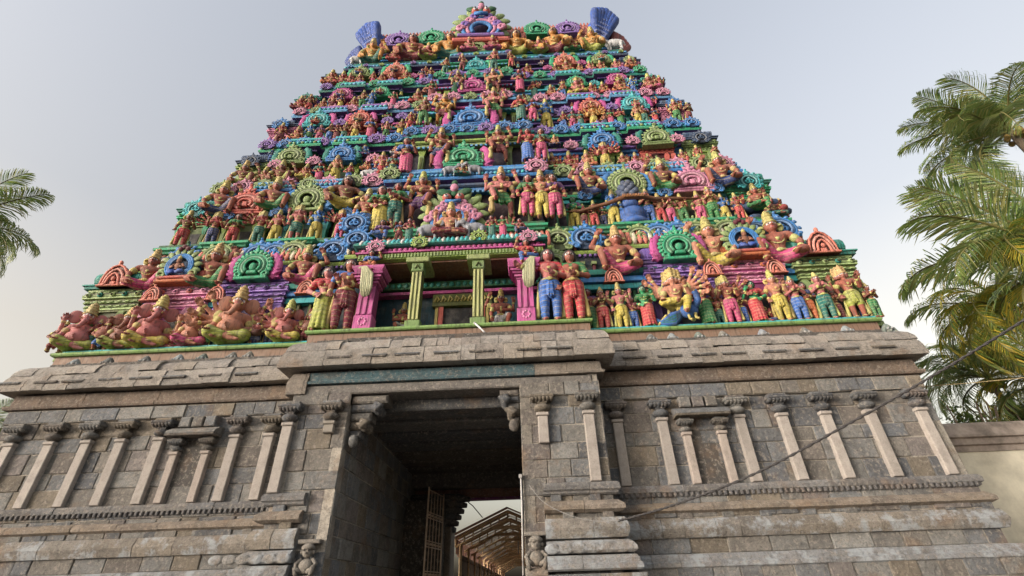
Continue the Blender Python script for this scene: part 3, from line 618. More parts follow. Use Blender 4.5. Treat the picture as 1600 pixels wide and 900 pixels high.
def tpl_ring():
    m = MB(); cz = .38
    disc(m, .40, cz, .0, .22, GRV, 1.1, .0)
    for i in range(19):
        a = R(-40+260*i/18); petal(m, (.36*1.08*math.cos(a), 0, cz+.36*math.sin(a)), a+.35*(1 if math.cos(a) < 0 else -1), .13, .055, OBJ, -.04)
    for q, w, c in ((.35, .035, OBJ), (.265, .03, PALE), (.185, .032, OBJ), (.307, .016, DEEP), (.225, .016, DEEP)): m.tube(arc(q, cz, R(-48), R(228), 22, 1.08, -.05-(.35-q)*.4), w, 6, c)
    m.ball((0, -.08, cz-.02), (.10, .06, .11), OBJ); m.box(-.13, .13, -.12, 0, cz-.22, cz-.13, OBJ, .02)
    m.box(-.42, .42, -.12, .2, 0, .08, OBJ, .02); finial(m, cz+.40, .22, OBJ)
    for s in (-1, 1): m.tube(spiral(s*.36, .14, .10, .03, -math.pi/2, -s*1.1, 12, -.08), .03, 6, OBJ)
    return m
def tpl_halo():
    m = MB(); cz = .40; ol = (*PAL['olive'], 1); gr = (*PAL['dgreen'], 1)
    disc(m, .40, cz, .02, .25, GRV, 1., .0)
    for i in range(13): petal(m, (.26*math.cos(R(-35+250*i/12)), 0, cz+.26*math.sin(R(-35+250*i/12))), R(-35+250*i/12), .22, .062, ol, -.03)
    for q in (.29, .25, .215): m.tube(arc(q, cz, R(-50), R(230), 24, 1., -.07), .026, 6, OBJ)
    sk = (*L(150, 95, 70), 1); bl = (*L(40, 85, 180), 1)       # small figure in the niche
    m.ball((0, -.12, cz+.10), (.055, .055, .065), sk); m.lathe([(.05, cz+.14), (.04, cz+.2), (.0, cz+.25)], 0, -.12, 7, (*PAL['yell'], 1)); m.ball((0, -.10, cz-.03), (.085, .06, .11), sk)
    for s in (-1, 1):
        m.tube([(s*.08, -.1, cz+.03), (s*.15, -.13, cz-.05), (s*.06, -.17, cz-.05)], [.03, .028, .02], 6, sk)
        m.tube([(s*.04, -.11, cz-.13), (s*.14, -.16, cz-.17), (s*.02, -.2, cz-.2)], [.05, .05, .03], 6, bl)
    m.box(-.42, .42, -.14, .2, .0, .07, (*PAL['orange'], 1), .02); m.box(-.34, .34, -.18, .2, .07, .13, (*PAL['red'], 1), .02)
    for s in (-1, 1): m.tube(spiral(s*.36, .2, .11, .03, -math.pi/2, -s*1.1, 12, -.08), .032, 6, ol)
    for i in range(3): m.ball(((i-1)*.08, -.08, cz+.43+.05*(i == 1)), .055, (*PAL['maroon'], 1))   # lion-mask crest
    finial(m, cz+.44, .2, gr); return m
def tpl_nest():
    m = MB(); cz = .38
    pts = [(-.52, 0), (.52, 0), (.44, .12), (.40, .4), (.3, .62), (.12, .78), (0, .86), (-.12, .78), (-.3, .62), (-.40, .4), (-.44, .12)]
    m.plate(pts, -.02, .22, GRV)
    for k, (w, h) in enumerate(((.40, .80), (.29, .63), (.19, .46))):
        y = -.05-.03*k
        p = [(-w-.1, y, .03), (-w-.01, y, .08), (-w, y, h*.35), (-w*.82, y, h*.66), (-w*.45, y, h*.9), (0, y, h), (w*.45, y, h*.9), (w*.82, y, h*.66), (w, y, h*.35), (w+.01, y, .08), (w+.1, y, .03)]
        m.tube(p, [.03]+[.042]*9+[.03], 6, PALE if k == 1 else OBJ)
    m.box(-.1, .1, -.1, 0, .03, .18, OBJ, .03); m.ball((0, -.1, .26), (.07, .06, .08), OBJ); m.ball((0, -.02, .88), (.07, .07, .10), OBJ)
    m.box(-.5, .5, -.12, .2, 0, .05, OBJ, .02); return m
def tpl_scroll():
    m = MB(); cz = .36
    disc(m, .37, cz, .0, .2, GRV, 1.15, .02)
    m.tube(arc(.36, cz, R(-60), R(240), 22, 1.12, -.05), .045, 6, OBJ); m.tube(arc(.255, cz, R(-60), R(240), 18, 1.12, -.08), .036, 6, PALE); m.tube(arc(.305, cz, R(-60), R(240), 18, 1.12, -.085), .018, 5, DEEP)
    for i in range(9): a = R(-22+224*i/8); petal(m, (.37*1.1*math.cos(a), 0, cz+.37*math.sin(a)), a+(.5 if math.cos(a) < 0 else -.5), .17, .06, OBJ, -.03)
    for s in (-1, 1): m.tube(spiral(s*.09, cz-.02, .12, .03, math.pi/2, s*1.1, 12, -.1), .035, 6, OBJ)
    m.ball((0, -.1, cz+.13), (.05, .05, .06), PALE)
    for s in (-1, 1): petal(m, (s*.36, 0, .12), R(90-s*60), .2, .06, OBJ); m.tube(spiral(s*.3, .10, .11, .03, math.pi, s*1., 10, -.07), .04, 6, OBJ)
    finial(m, cz+.34, .27, OBJ); return m
def tpl_plume():
    m = MB()                                                   # curled leaf plume standing beside an arch
    p = [(.18, 0, 0), (.05, -.06, .25), (.02, -.1, .5), (.10, -.12, .75), (.22, -.1, .92), (.30, -.06, .86), (.25, -.05, .76)]
    m.tube(p, [.16, .18, .16, .13, .10, .07, .03], 8, OBJ, .7)
    for i in range(6): z = .1+.13*i; m.tube([(.16-.02*i, -.08, z), (-.02, -.16, z+.05), (-.16+.03*i, -.08, z+.15)], [.05, .06, .02], 6, OBJ)
    m.box(-.1, .35, -.1, .15, 0, .06, OBJ, .02); return m
def tpl_crest():
    m = MB(); cz = .42; ol = (*PAL['olive'], 1); pk = (*PAL['pink'], 1); pu = (*PAL['lav'], 1); bl = (*PAL['blue'], 1); gr = (*PAL['dgreen'], 1); rd = (*PAL['red'], 1)
    disc(m, .38, cz, .02, .3, GRV, 1.05, .0)
    for s in (-1, 1):
        for i in range(6):
            a = R(90-s*(25+22*i)); petal(m, (.22*math.cos(a), 0, cz+.22*math.sin(a)), a, .30-.01*i, .07, ol, -.02)
        for i in range(4): m.tube(spiral(s*(.11+.07*i), cz+.16-.09*i, .07, .02, 0, 1.2, 9, -.12), .03, 6, pk if i % 2 else OBJ)
        m.ball((s*.09, -.14, cz+.28), (.065, .07, .065), rd); m.ball((s*.09, -.2, cz+.28), .03, (.8, .8, .8, 1)); m.ball((s*.09, -.225, cz+.28), .016, GRV)
        petal(m, (s*.04, 0, cz+.36), R(90-s*58), .24, .07, gr)
    for q, c in ((.26, bl), (.20, pk), (.14, bl)): m.tube(arc(q, cz-.1, R(-40), R(220), 20, 1.1, -.1), .034, 6, c)
    m.tube([(-.1, -.16, cz+.2), (0, -.2, cz+.16), (.1, -.16, cz+.2)], .03, 6, bl)
    m.box(-.44, .44, -.14, .25, .0, .08, rd, .02); m.box(-.36, .36, -.17, .25, .08, .14, pu, .02)
    finial(m, cz+.38, .28, gr); m.ball((0, -.05, .95), (.06, .06, .08), pk); return m
def tpl_hood():
    m = MB()                                                   # ribbed, overhanging hood at the end of the roof
    m.ball((0, .12, .42), (.38, .28, .46), OBJ, 12, 8); m.ball((0, .0, .68), (.30, .24, .26), OBJ, 12, 8)
    for i in range(7):
        a = R(-17+5.6*i); d = Vector((math.sin(a), 0, math.cos(a))); e = 1-.035*abs(i-3)
        p = [d*.15+Vector((0, -.02, .0)), d*.45*e+Vector((0, -.14, .02)), d*.75*e+Vector((0, -.24, .02)), d*.96*e+Vector((0, -.30, .0)), d*1.05*e+Vector((0, -.34, -.02))]
        m.tube(p, [.06, .08, .10, .10, .07], 8, OBJ if i % 2 else (.02, .03, .06, .25))
        for j in range(6): q = d*(.2+.10*j)+Vector((0, -.14-.028*j, .0)); m.ball(q, (.055, .05, .035), PALE, 6, 4)
    m.box(-.32, .32, -.1, .3, 0, .08, OBJ, .02)
    return m
ORN = {}
def ornament(kind): 
    if kind not in ORN: ORN[kind] = globals()['tpl_'+kind]().mesh(kind+'_arch', PAINT)
    return ORN[kind]
ONAME = dict(fan='petal_arch', ring='horseshoe_arch', halo='niche_arch', nest='nested_arch', scroll='scroll_arch', plume='leaf_plume', crest='mask_arch', hood='roof_hood')
ARCHES = []
def orn(kind, x, Y, z, h, col, k, flip=False, wid=1., lean=0.):
    o = link(ONAME[kind], ornament(kind), storeys[k], PAL[col] if isinstance(col, str) else col)
    o.location = (x, Y, z); o.scale = (h*wid*(-1 if flip else 1), h*.8, h); o.rotation_euler = (lean, 0, random.uniform(-.04, .04))
    ARCHES.append((k, x, col)); return o
for k, ms in MODS.items():
    H = ZB[k+1]-ZL[k]
    for m, (x, w) in zip(ms, modx[k]):
        z = ZL[k]+(.76 if k == 0 else .62 if m[6] == 'scroll' else .60)*H
        orn(m[6], x, YL[k]+.40, z-.12, m[7]*1.12, m[5], k, False, 1.12 if m[6] in ('fan',) else 1., .10)
        if m[6] in ('ring', 'fan') and k < 6:
            pcol = {0: 'mag', 1: 'blue', 2: 'teal', 3: 'mag', 4: 'blue', 5: 'green'}[k]
            if m[6] == 'ring' or k in (2, 3, 5):
                for s in (-1, 1): orn('plume', x+s*(m[7]*.62+.1), YL[k]+.5, z, m[7]*.85, pcol, k, s > 0)
# smaller arches between the shrines
for k, col, h, lst in ((0,'salmon',1.05,[(233,461),(334,460),(476,450),(960,432),(1115,421),(1215,418)]), (1,'blue',.9,[(353,337),(430,333),(540,333),(915,306),(1040,301),(1121,294)]), (2,'pink',.8,[(428,256),(488,251),(583,247),(893,226),(990,219),(1060,216)]), (3,'lav',.75,[(530,190),(605,187),(628,180),(868,176),(884,170),(957,165)]), (4,'turq',.7,[(565,165),(630,165),(655,162),(860,136),(930,128),(982,125)]), (5,'mag',.65,[(592,125),(645,116),(678,114),(822,106),(856,103),(910,95)])):
    for x, y in lst:
        z = pxZ(x, y+(9 if k == 0 else 6), YL[k]+.25); orn('nest' if k == 0 else 'scroll', pxX(x, YL[k]+.25, z), YL[k]+.25, z, h*(.82 if k < 2 else 1), col, k)
# arches set along the cornices
def band(q, xs, cols, h):
    zt, zb = ZL[q], ZB[q]
    for i, x in enumerate(xs):
        c = cols[i % len(cols)]; z = zb+.1; inside = abs(pxX(x, YL[q], z)-AX[q]) < BAY[q]
        orn('scroll', pxX(x, YL[q]-.15, z+.4), YL[q]-(.55 if inside else .12), z, h*random.uniform(.92, 1.06), c, q-1)
band(1, [283, 338, 400, 428, 456, 520], ['blue', 'olive', 'blue', 'blue', 'olive', 'blue'], 1.65); band(1, [873, 917, 1001, 1031, 1064, 1092, 1143, 1185, 1222], ['olive', 'blue', 'olive', 'blue', 'blue', 'olive', 'olive', 'blue', 'blue'], 1.6)
band(2, [345, 378, 411, 447, 482, 512, 552, 583, 612], ['olive', 'pink'], 1.15); band(2, [838, 881, 911, 951, 994, 1030, 1060, 1096, 1130], ['pink', 'olive'], 1.15)
small = MB()                                                   # beyond the hundred largest arches: the small ones along the upper cornices, as one part each
def band_stuff(q, n, cols, h):
    for i in range(n):
        x = XC[q]-HW[q]+.5+(2*HW[q]-1)*i/(n-1); inside = abs(x-AX[q]) < BAY[q]+.2
        t = tpl_scroll(); c = PAL[cols[i % len(cols)]]; hh = h*random.uniform(.9, 1.1); Yq = YL[q]-(.55 if inside else .12)
        o = len(small.v); small.v += [(x+v[0]*hh, Yq+v[1]*hh*.8, ZB[q]+.05+v[2]*hh) for v in t.v]; small.f += [tuple(a+o for a in f) for f in t.f]
        small.c += [(*(a*(1-cc[3])+b*cc[3] for a, b in zip(c, cc)), 1) for cc in t.c]; small.sm += t.sm
band_stuff(3, 24, ['lav', 'blue', 'blue'], 1.0); band_stuff(4, 22, ['pink', 'olive', 'pink'], .9); band_stuff(5, 20, ['lav', 'green'], .85); band_stuff(6, 18, ['sky', 'lav', 'lime'], .4)
so_ = tb(small, 'small_scroll_arches', PAINT); so_['kind'] = 'stuff'
# middle column of great arches
for k, (px_, py, kind, h, col, Yo) in {1: (708, 372, 'crest', 3.1, 'pink', -.15), 2: (724, 262, 'fan', 2.0, 'green', -.2), 3: (735, 200, 'fan', 2.1, 'blue', -.2), 4: (738, 145, 'fan', 1.7, 'mag', -.2), 5: (744, 110, 'fan', 1.5, 'turq', -.2)}.items():
    Y = YL[k]+Yo; z = pxZ(px_, py, Y); orn(kind, pxX(px_, Y, z), Y, z, h, col, k, False, 1.15, .08)
    if k > 1:
        for s in (-1, 1): orn('plume', pxX(px_, Y, z)+s*h*.72, Y+.1, z, h*.8, ('mag', 'mag', 'dgreen', 'green')[k-2], k, s > 0)
for px_, py, col in ((574, 447, 'olive'), (868, 428, 'olive')): z = pxZ(px_, py, 16.9); orn('ring', pxX(px_, 16.9, z), 16.9, z, 1.5, col, 0)
for px_, py, h, col in ((586, 393, .75, 'pink'), (655, 386, .7, 'lime'), (748, 376, .7, 'lime'), (826, 377, .75, 'pink')): z = pxZ(px_, py, 15.75); orn('scroll', pxX(px_, 15.75, z), 15.75, z, h, col, 0)
for px_, col in ((555, 'blue'), (552, 'blue')): z = pxZ(px_, 388 if px_ == 555 else 362, 16.6); orn('scroll', pxX(px_, 16.6, z), 16.6, z, 1.35, col, 0)
# roof ornaments
Y6 = YL[6]
for px_, py, kind, h, col in ((622,74,'ring',2.1,'lav'),(673,70,'ring',2.1,'green'),(840,56,'ring',2.0,'green'),(888,54,'ring',1.9,'lav'),(752,73,'crest',5.2,'lav'),(745,82,'ring',1.5,'olive')):
    Y = Y6+(.0 if kind == 'crest' else -.25 if h == 1.5 else .35); z = pxZ(px_, py, Y); orn(kind, pxX(px_, Y, z), Y, z, h, col, 6, False, .95 if kind == 'crest' else 1.05, .06)
for px_, py, h, s in ((590, 98, 4.3, -1), (931, 82, 4.6, 1)):
    Y = Y6+1.2; z = pxZ(px_, py, Y); o = orn('hood', pxX(px_, Y, z), Y, z, h, L(40, 92, 190), 6, s > 0, .8); o.rotation_euler = (0, s*.2, s*.35)
    Y = Y6+2.0; o = orn('hood', pxX(px_+s*22, Y, z), Y, z, h*.72, L(48, 80, 160) if s < 0 else L(185, 100, 95), 6, s > 0, .95); o.rotation_euler = (0, s*.35, s*.6)
# ---------------------------------------------------------------- stucco figures: smooth bodies grown from joint capsules
H_ = .0098
def nets(F, org, h):
    """naive surface nets over the field F (inside < 0)"""
    nx, ny, nz = F.shape; neg = F < 0
    s = np.zeros((nx-1, ny-1, nz-1), np.int8)
    for i in (0, 1):
        for j in (0, 1):
            for k in (0, 1): s += neg[i:nx-1+i, j:ny-1+j, k:nz-1+k]
    act = (s > 0) & (s < 8); idx = np.full(act.shape, -1, np.int64); I, J, K = np.nonzero(act); idx[I, J, K] = np.arange(len(I))
    acc = np.zeros((len(I), 3)); cnt = np.zeros(len(I))
    cs = [(i, j, k) for i in (0, 1) for j in (0, 1) for k in (0, 1)]
    for a in range(8):
        for b in range(a+1, 8):
            if sum(abs(p-q) for p, q in zip(cs[a], cs[b])) != 1: continue
            fa = F[I+cs[a][0], J+cs[a][1], K+cs[a][2]]; fb = F[I+cs[b][0], J+cs[b][1], K+cs[b][2]]
            m = (fa < 0) != (fb < 0); t = np.where(m, fa/(np.where(m, fa-fb, 1)), 0)
            for ax in range(3): acc[:, ax] += np.where(m, cs[a][ax]+t*(cs[b][ax]-cs[a][ax]), 0)
            cnt += m
    V = (np.stack([I, J, K], 1)+acc/cnt[:, None])*h+org
    fs = []
    for ax in range(3):
        sl0 = [slice(1, -1)]*3; sl0[ax] = slice(0, -1); sl1 = [slice(1, -1)]*3; sl1[ax] = slice(1, None)
        a, b = neg[tuple(sl0)], neg[tuple(sl1)]; E = np.stack(np.nonzero(a != b), 1)
        if not len(E): continue
        inn = a[tuple(E.T)]; o = np.ones(3, int); o[ax] = 0; E = E+o
        u, v = [(1, 2), (2, 0), (0, 1)][ax]
        def g(du, dv): q = E.copy(); q[:, u] -= du; q[:, v] -= dv; return idx[tuple(q.T)]
        q = np.stack([g(1, 1), g(0, 1), g(0, 0), g(1, 0)], 1); q[~inn] = q[~inn][:, ::-1]; fs.append(q)
    return V, np.concatenate(fs)
class SDF:
    def __init__(s): s.p = []
    def cap(s, a, b, ra, rb, k=.02): s.p.append(('c', np.array(a, float), np.array(b, float), ra, rb, k)); return s
    def ell(s, c, r, k=.02): s.p.append(('e', np.array(c, float), np.array(r if hasattr(r, '__len__') else (r,)*3, float), 0, 0, k)); return s
    def tor(s, c, R_, r, sx=1., sy=1., tilt=0., k=.004): s.p.append(('t', np.array(c, float), np.array((R_, r, sx, sy, tilt)), 0, 0, k)); return s
    def mesh(s, h=H_, fold=None):
        lo = np.full(3, 9.); hi = -lo
        bb = []
        for t, a, b, ra, rb, k in s.p:
            if t == 'c': r = max(ra, rb); l, u = np.minimum(a, b)-r, np.maximum(a, b)+r
            elif t == 'e': l, u = a-b, a+b
            else: q = np.array((b[0]*b[2]+b[1], b[0]*b[3]+b[1], b[1]+abs(b[4])*b[0])); l, u = a-q, a+q
            bb.append((l, u)); lo = np.minimum(lo, l); hi = np.maximum(hi, u)
        lo -= 3*h; hi += 3*h; n = np.ceil((hi-lo)/h).astype(int)+1
        F = np.full(n, 1., np.float32); ax = [lo[i]+h*np.arange(n[i]) for i in range(3)]
        for (t, a, b, ra, rb, k), (l, u) in zip(s.p, bb):
            m = k*2+2.5*h; i0 = np.maximum(((l-m-lo)/h).astype(int), 0); i1 = np.minimum(((u+m-lo)/h).astype(int)+2, n)
            sl = tuple(slice(i0[i], i1[i]) for i in range(3)); X, Y, Z = np.meshgrid(*[ax[i][sl[i]] for i in range(3)], indexing='ij', sparse=True)
            if t == 'c':
                d = b-a; q = max(d@d, 1e-9); tt = np.clip(((X-a[0])*d[0]+(Y-a[1])*d[1]+(Z-a[2])*d[2])/q, 0, 1)
                D = np.sqrt((X-a[0]-tt*d[0])**2+(Y-a[1]-tt*d[1])**2+(Z-a[2]-tt*d[2])**2)-(ra+(rb-ra)*tt)
            elif t == 'e':
                k0 = np.sqrt(((X-a[0])/b[0])**2+((Y-a[1])/b[1])**2+((Z-a[2])/b[2])**2); k1 = np.sqrt(((X-a[0])/b[0]**2)**2+((Y-a[1])/b[1]**2)**2+((Z-a[2])/b[2]**2)**2)+1e-9
                D = k0*(k0-1)/k1
            else:
                zz = Z-a[2]-b[4]*(Y-a[1]); D = np.sqrt((np.sqrt(((X-a[0])/b[2])**2+((Y-a[1])/b[3])**2)-b[0])**2+zz**2)-b[1]
            G = F[sl]; hh = np.clip(.5+.5*(G-D)/k, 0, 1); F[sl] = G+(D-G)*hh-k*hh*(1-hh)
        if fold:
            Z = ax[2][None, None, :]; X = ax[0][:, None, None]; F = F+fold[1]*np.sin((Z*1.+np.abs(X)*fold[2])*fold[0])
        return nets(F, lo, h)
def pmesh(name, V, Fc, colors=None):
    mat_ = CLOTH if name.endswith(('garment', 'blouse')) else PAINT
    me = bpy.data.meshes.new(name); me.vertices.add(len(V)); me.vertices.foreach_set('co', V.astype(np.float32).ravel())
    me.loops.add(len(Fc)*4); me.loops.foreach_set('vertex_index', Fc.astype(np.int32).ravel())
    me.polygons.add(len(Fc)); me.polygons.foreach_set('loop_start', np.arange(0, len(Fc)*4, 4, dtype=np.int32)); me.polygons.foreach_set('loop_total', np.full(len(Fc), 4, np.int32))
    me.polygons.foreach_set('use_smooth', np.ones(len(Fc), bool)); me.update(calc_edges=True)
    a = me.color_attributes.new('Col', 'FLOAT_COLOR', 'POINT'); c = colors if colors is not None else np.tile(np.array((1, 1, 1, 0), np.float32), (len(V), 1))
    a.data.foreach_set('color', c.astype(np.float32).ravel()); me.materials.append(mat_); return me
def hand(B, e, h, side, up=0.):
    """palm, four fingers of unequal length and a thumb at the end of the forearm e -> h"""
    e, h = np.array(e, float), np.array(h, float); d = (h-e)/np.linalg.norm(h-e); w = np.cross(d, (0, 1, 0)); 
    if np.linalg.norm(w) < .2: w = np.array((1., 0, 0))
    w /= np.linalg.norm(w); nrm = np.cross(w, d)
    p = h+d*.035; B.cap(h, p, .024, .03, .01)
    for i, ln in enumerate((.05, .06, .056, .042)):
        o = w*(.019*(i-1.5)); a = p+o+d*.018; m = a+d*ln*.55+w*.004*(i-1.5); B.cap(a, m, .0115, .0105, .004); B.cap(m, m+d*ln*.45-nrm*.018, .0105, .009, .004)
    t = h+w*(-.026)*side; B.cap(t, t+d*.035-w*.024*side, .013, .010, .006)
def face_colors(V, heads, beard):
    c = np.tile(np.array((1, 1, 1, 0), np.float32), (len(V), 1))
    for hx, hy, hz, r in heads:
        x = V[:, 0]-hx; y = V[:, 1]-hy; z = V[:, 2]-hz; f = (y < -r*.35) & (np.abs(z) < r*1.2) & (np.abs(x) < r)
        ex = np.abs(np.abs(x)-r*.40)
        c[f & (ex < r*.30) & (np.abs(z-r*.10) < r*.17)] = (.75, .75, .72, 1)
        c[f & (ex < r*.13) & (np.abs(z-r*.10) < r*.17)] = (.01, .01, .012, 1)
        c[f & (ex < r*.36) & (np.abs(z-r*.42) < r*.10)] = (.012, .01, .01, 1)
        c[f & (np.abs(x) < r*.30) & (np.abs(z+r*.56) < r*.11)] = (.42, .03, .03, 1)
        if beard: c[f & (np.abs(x) < r*.5) & (np.abs(z+r*.36) < r*.12)] = (.012, .01, .01, 1)
    return c
BODY = {}
def figure(name, pz=.52, kn=((-.075, -.01, .28), (.075, -.01, .28)), an=((-.075, .01, .05), (.075, .01, .05)), arms=(), heads=1, fat=0., fem=False, eleph=False, cloth='legs', crown='tall', beard=False, lean=0., tilt=0., sw=.135, extra=None, hr=.078, blouse=False, foot=((0, -1), (0, -1))):
    B, G, K, J, W = SDF(), SDF(), SDF(), SDF(), SDF(); T = pz+.30; cx = lean
    hz = T+(.165 if eleph else .14); hc = []
    B.ell((0, 0, pz), (.095, .075, .075), .03); B.cap((cx*.3, .0, pz+.05), (cx, .0, T-.1), .072+.05*fat, .088+.02*fat, .04); B.ell((cx, -.005, T-.06), (.118, .08, .085), .04)
    if fat: B.ell((cx*.5, -.05-.05*fat, pz+.1), (.12+.05*fat, .10+.05*fat, .105+.03*fat), .04)
    if fem:
        for s in (-1, 1): B.ell((cx+s*.052, -.075, T-.075), (.05, .045, .047), .015)
    else:
        for s in (-1, 1): B.ell((cx+s*.05, -.055, T-.055), (.055, .035, .042), .02)
    if eleph:
        for i in (0, 1): G.cap(((-1, 1)[i]*.06, 0, pz), kn[i], .088, .075, .02); G.cap(kn[i], np.array(kn[i])*.4+np.array(an[i])*.6, .068, .05, .02)
        B.ell((0, .0, T-.05), (.14, .09, .1), .04)
    B.cap((cx-sw*.8, .0, T-.01), (cx+sw*.8, .0, T-.01), .05, .05, .03); B.cap((cx, 0, T), (cx, -.01, hz-.05), .038, .036, .02)
    offs = {1: (0,), 3: (-1, 0, 1), 4: (-1.5, -.75, .0, .75), 5: (-1.6, -.8, 0, .8, 1.6)}[heads]
    for o in offs:
        r = hr*(1-.10*abs(o)); x = cx+tilt+o*hr*1.18; y = -.015+abs(o)*.035; z = hz-.012*abs(o)
        hc.append((x, y, z, r))
        B.ell((x, y, z), (r*.88, r*.95, r*1.12), .012); B.ell((x, y-r*.25, z-r*.62), (r*.55, r*.6, r*.5), .02)
        if eleph:
            B.cap((x, y-r*.9, z-r*.1), (x+.01, y-r*1.4, z-r*1.1), r*.5, r*.40, .02); B.cap((x+.01, y-r*1.4, z-r*1.1), (x-.035, y-r*1.5, z-r*2.2), r*.40, r*.3, .015); B.cap((x-.035, y-r*1.5, z-r*2.2), (x-.09, y-r*1.5, z-r*2.2), r*.28, r*.2, .01)
            for s in (-1, 1):
                B.ell((x+s*r*1.55, y+.02, z-.01), (r*.95, r*.28, r*1.15), .012); J.cap((x+s*r*.5, y-r*.9, z-r*.5), (x+s*r*.75, y-r*1.8, z-r*.7), .014, .008)
        else:
            B.cap((x, y-r*.88, z+r*.25), (x, y-r*1.08, z-r*.18), r*.12, r*.21, .012); B.ell((x, y-r*.86, z-r*.55), (r*.32, r*.16, r*.12), .008)
            for s in (-1, 1): B.ell((x+s*r*.9, y+.01, z), (r*.18, r*.3, r*.34), .008)
        zt = z+r*.72
        if crown == 'tall':
            K.tor((x, y, zt-.015), r*.84, .015, 1, 1.05); K.cap((x, y+.01, zt), (x, y+.015, zt+.05), r*.80, r*.70)
            for dz, rr in ((.055, .70), (.105, .60), (.15, .46)): K.tor((x, y+.015, zt+dz), r*rr, .013)
            K.cap((x, y+.015, zt+.06), (x, y+.02, zt+.1), r*.62, r*.55); K.cap((x, y+.02, zt+.11), (x, y+.025, zt+.15), r*.50, r*.40); K.ell((x, y+.025, zt+.175), (r*.32, r*.32, r*.42)); K.ell((x, y-r*.75, zt+.03), (r*.26, r*.16, r*.40))
        elif crown == 'low':
            K.tor((x, y, zt-.01), r*.84, .013, 1, 1.05); K.cap((x, y+.01, zt), (x, y+.01, zt+.05), r*.78, r*.58); K.ell((x, y+.01, zt+.09), (r*.35, r*.35, r*.5))
        elif crown in ('bun', 'hair'):
            K.ell((x, y+r*.22, z+r*.34), (r*1.12, r*1.02, r*1.0)); K.ell((x, y+r*.7, z-r*.3), (r*1.15, r*.6, r*1.0))
            for s in (-1, 1): K.ell((x+s*r*.95, y+r*.1, z-r*.25), (r*.3, r*.4, r*.7))
            if crown == 'bun': K.ell((x+.02, y+r*.3, z+r*1.35), (r*.5, r*.5, r*.45))
        for s in (-1, 1):
            if o in (offs[0], offs[-1]) and not eleph and crown != 'hair':
                if crown == 'tall' and heads == 1: J.ell((x+s*r*1.32, y+.045, z-.005), (r*.62, r*.22, r*.85)); J.tor((x+s*r*1.32, y+.02, z), .02, .012)
                else: J.ell((x+s*r*.98, y, z-r*.55), (.016, .016, .028))
    for i, s in enumerate((-1, 1)):
        hip = (s*.062, 0, pz-.02); B.cap(hip, kn[i], .072, .05, .02); B.cap(kn[i], an[i], .052, .034, .012)
        d = np.array((foot[i][0], foot[i][1], 0.)); d /= np.linalg.norm(d); a = np.array(an[i]); f = a+d*.085; f[2] = max(.018, a[2]-.03); B.cap(a+np.array((0, 0, -.012)), f, .030, .020, .012)
        for q in range(4): t = f+np.array((d[1], -d[0], 0))*(.011*(q-1.5)); B.cap(t, t+d*.022, .0095, .008, .003)
        if cloth in ('legs', 'sari'): G.cap(hip, kn[i], .083, .061, .015); G.cap(kn[i], np.array(kn[i])*.15+np.array(an[i])*.85, .062, .048, .012)
        elif cloth == 'short': G.cap(hip, np.array(hip)*.12+np.array(kn[i])*.88, .085, .068, .015)
        J.tor((an[i][0], an[i][1], an[i][2]+.01), .036, .010)
    G.cap((-.03, 0, pz+.02), (.03, 0, pz+.02), .088, .088, .03)
    if cloth == 'sari':
        G.cap((0, 0, pz-.05), (0, 0, .16), .10, .118, .05)
        for q in range(7): a = R(180+30*q); G.cap((.09*math.cos(a), .08*math.sin(a), pz-.04), (.128*math.cos(a), .118*math.sin(a), .05), .022, .03, .02)
    if cloth in ('legs', 'short') and pz > .3:
        G.ell((0, -.075, pz-.09), (.052, .024, .14), .01)
        for q in (-.03, 0, .03): G.cap((q*.6, -.095, pz), (q, -.10, pz-.2), .012, .010, .004)
        for s in (-1, 1): J.cap((s*.13, .02, pz+.04), (s*.165, .03, .10), .016, .034)     # sash ends hanging at the sides
    if blouse:
        W.ell((cx, -.005, T-.06), (.126, .088, .078), .02); W.cap((cx-sw*.8, 0, T-.012), (cx+sw*.8, 0, T-.012), .056, .056, .03)
        if fem:
            for s in (-1, 1): W.ell((cx+s*.052, -.078, T-.075), (.056, .05, .052), .012)
        for sh, el, ha in arms[:2]:
            s = 1 if sh > 0 else -1; p0 = np.array((cx+s*sw, 0, T-.02)); p1 = p0*.4+np.array(el)*.6; W.cap(p0, p1, .055, .05, .015)
    J.tor((0, -.004, pz+.055), .094, .015, 1.05, .95, .1); J.ell((0, -.095, pz+.05), (.03, .014, .028))
    J.tor((cx, -.022, T-.015), .062, .013, 1.15, 1., .9); J.tor((cx, -.035, T-.05), .072, .008, 1.1, 1., 1.6); J.ell((cx, -.095, T-.1), (.018, .012, .022))
    for j, (sh, el, ha) in enumerate(arms):
        s = 1 if sh > 0 else -1; so_ = (cx+s*sw*(1 if abs(sh) == 1 else .9), .0 if abs(sh) == 1 else .03, T-.02); th = 1. if abs(sh) == 1 else .82
        B.cap(so_, el, .046*th, .036*th, .018); B.cap(el, ha, .037*th, .026*th, .01); hand(B, el, ha, s)
        e = np.array(so_)*.5+np.array(el)*.5; d = np.array(el)-np.array(so_); d = d/np.linalg.norm(d)*.012; J.cap(e-d, e+d, .050*th, .050*th); w = np.array(ha)*.85+np.array(el)*.15; J.cap(w-d*.5, w+d*.5, .034*th, .034*th)
        if fem and abs(sh) == 1: pass
    ex = []
    if extra: ex = extra(B, G, K, J, T)
    out = {}
    V, F = B.mesh(); bm_ = pmesh(name+'_body', V, F, face_colors(V, hc, beard))
    zt = V[:, 2].max(); zmin = V[:, 2].min()
    V, F = G.mesh(fold=(95., .0022, .6)); gm = pmesh(name+'_garment', V, F)
    km = None
    if K.p: V, F = K.mesh(.0088); km = pmesh(name+'_crown', V, F); zt = max(zt, V[:, 2].max())
    wm = None
    if W.p: V, F = W.mesh(fold=(70., .0015, .4)); wm = pmesh(name+'_blouse', V, F)
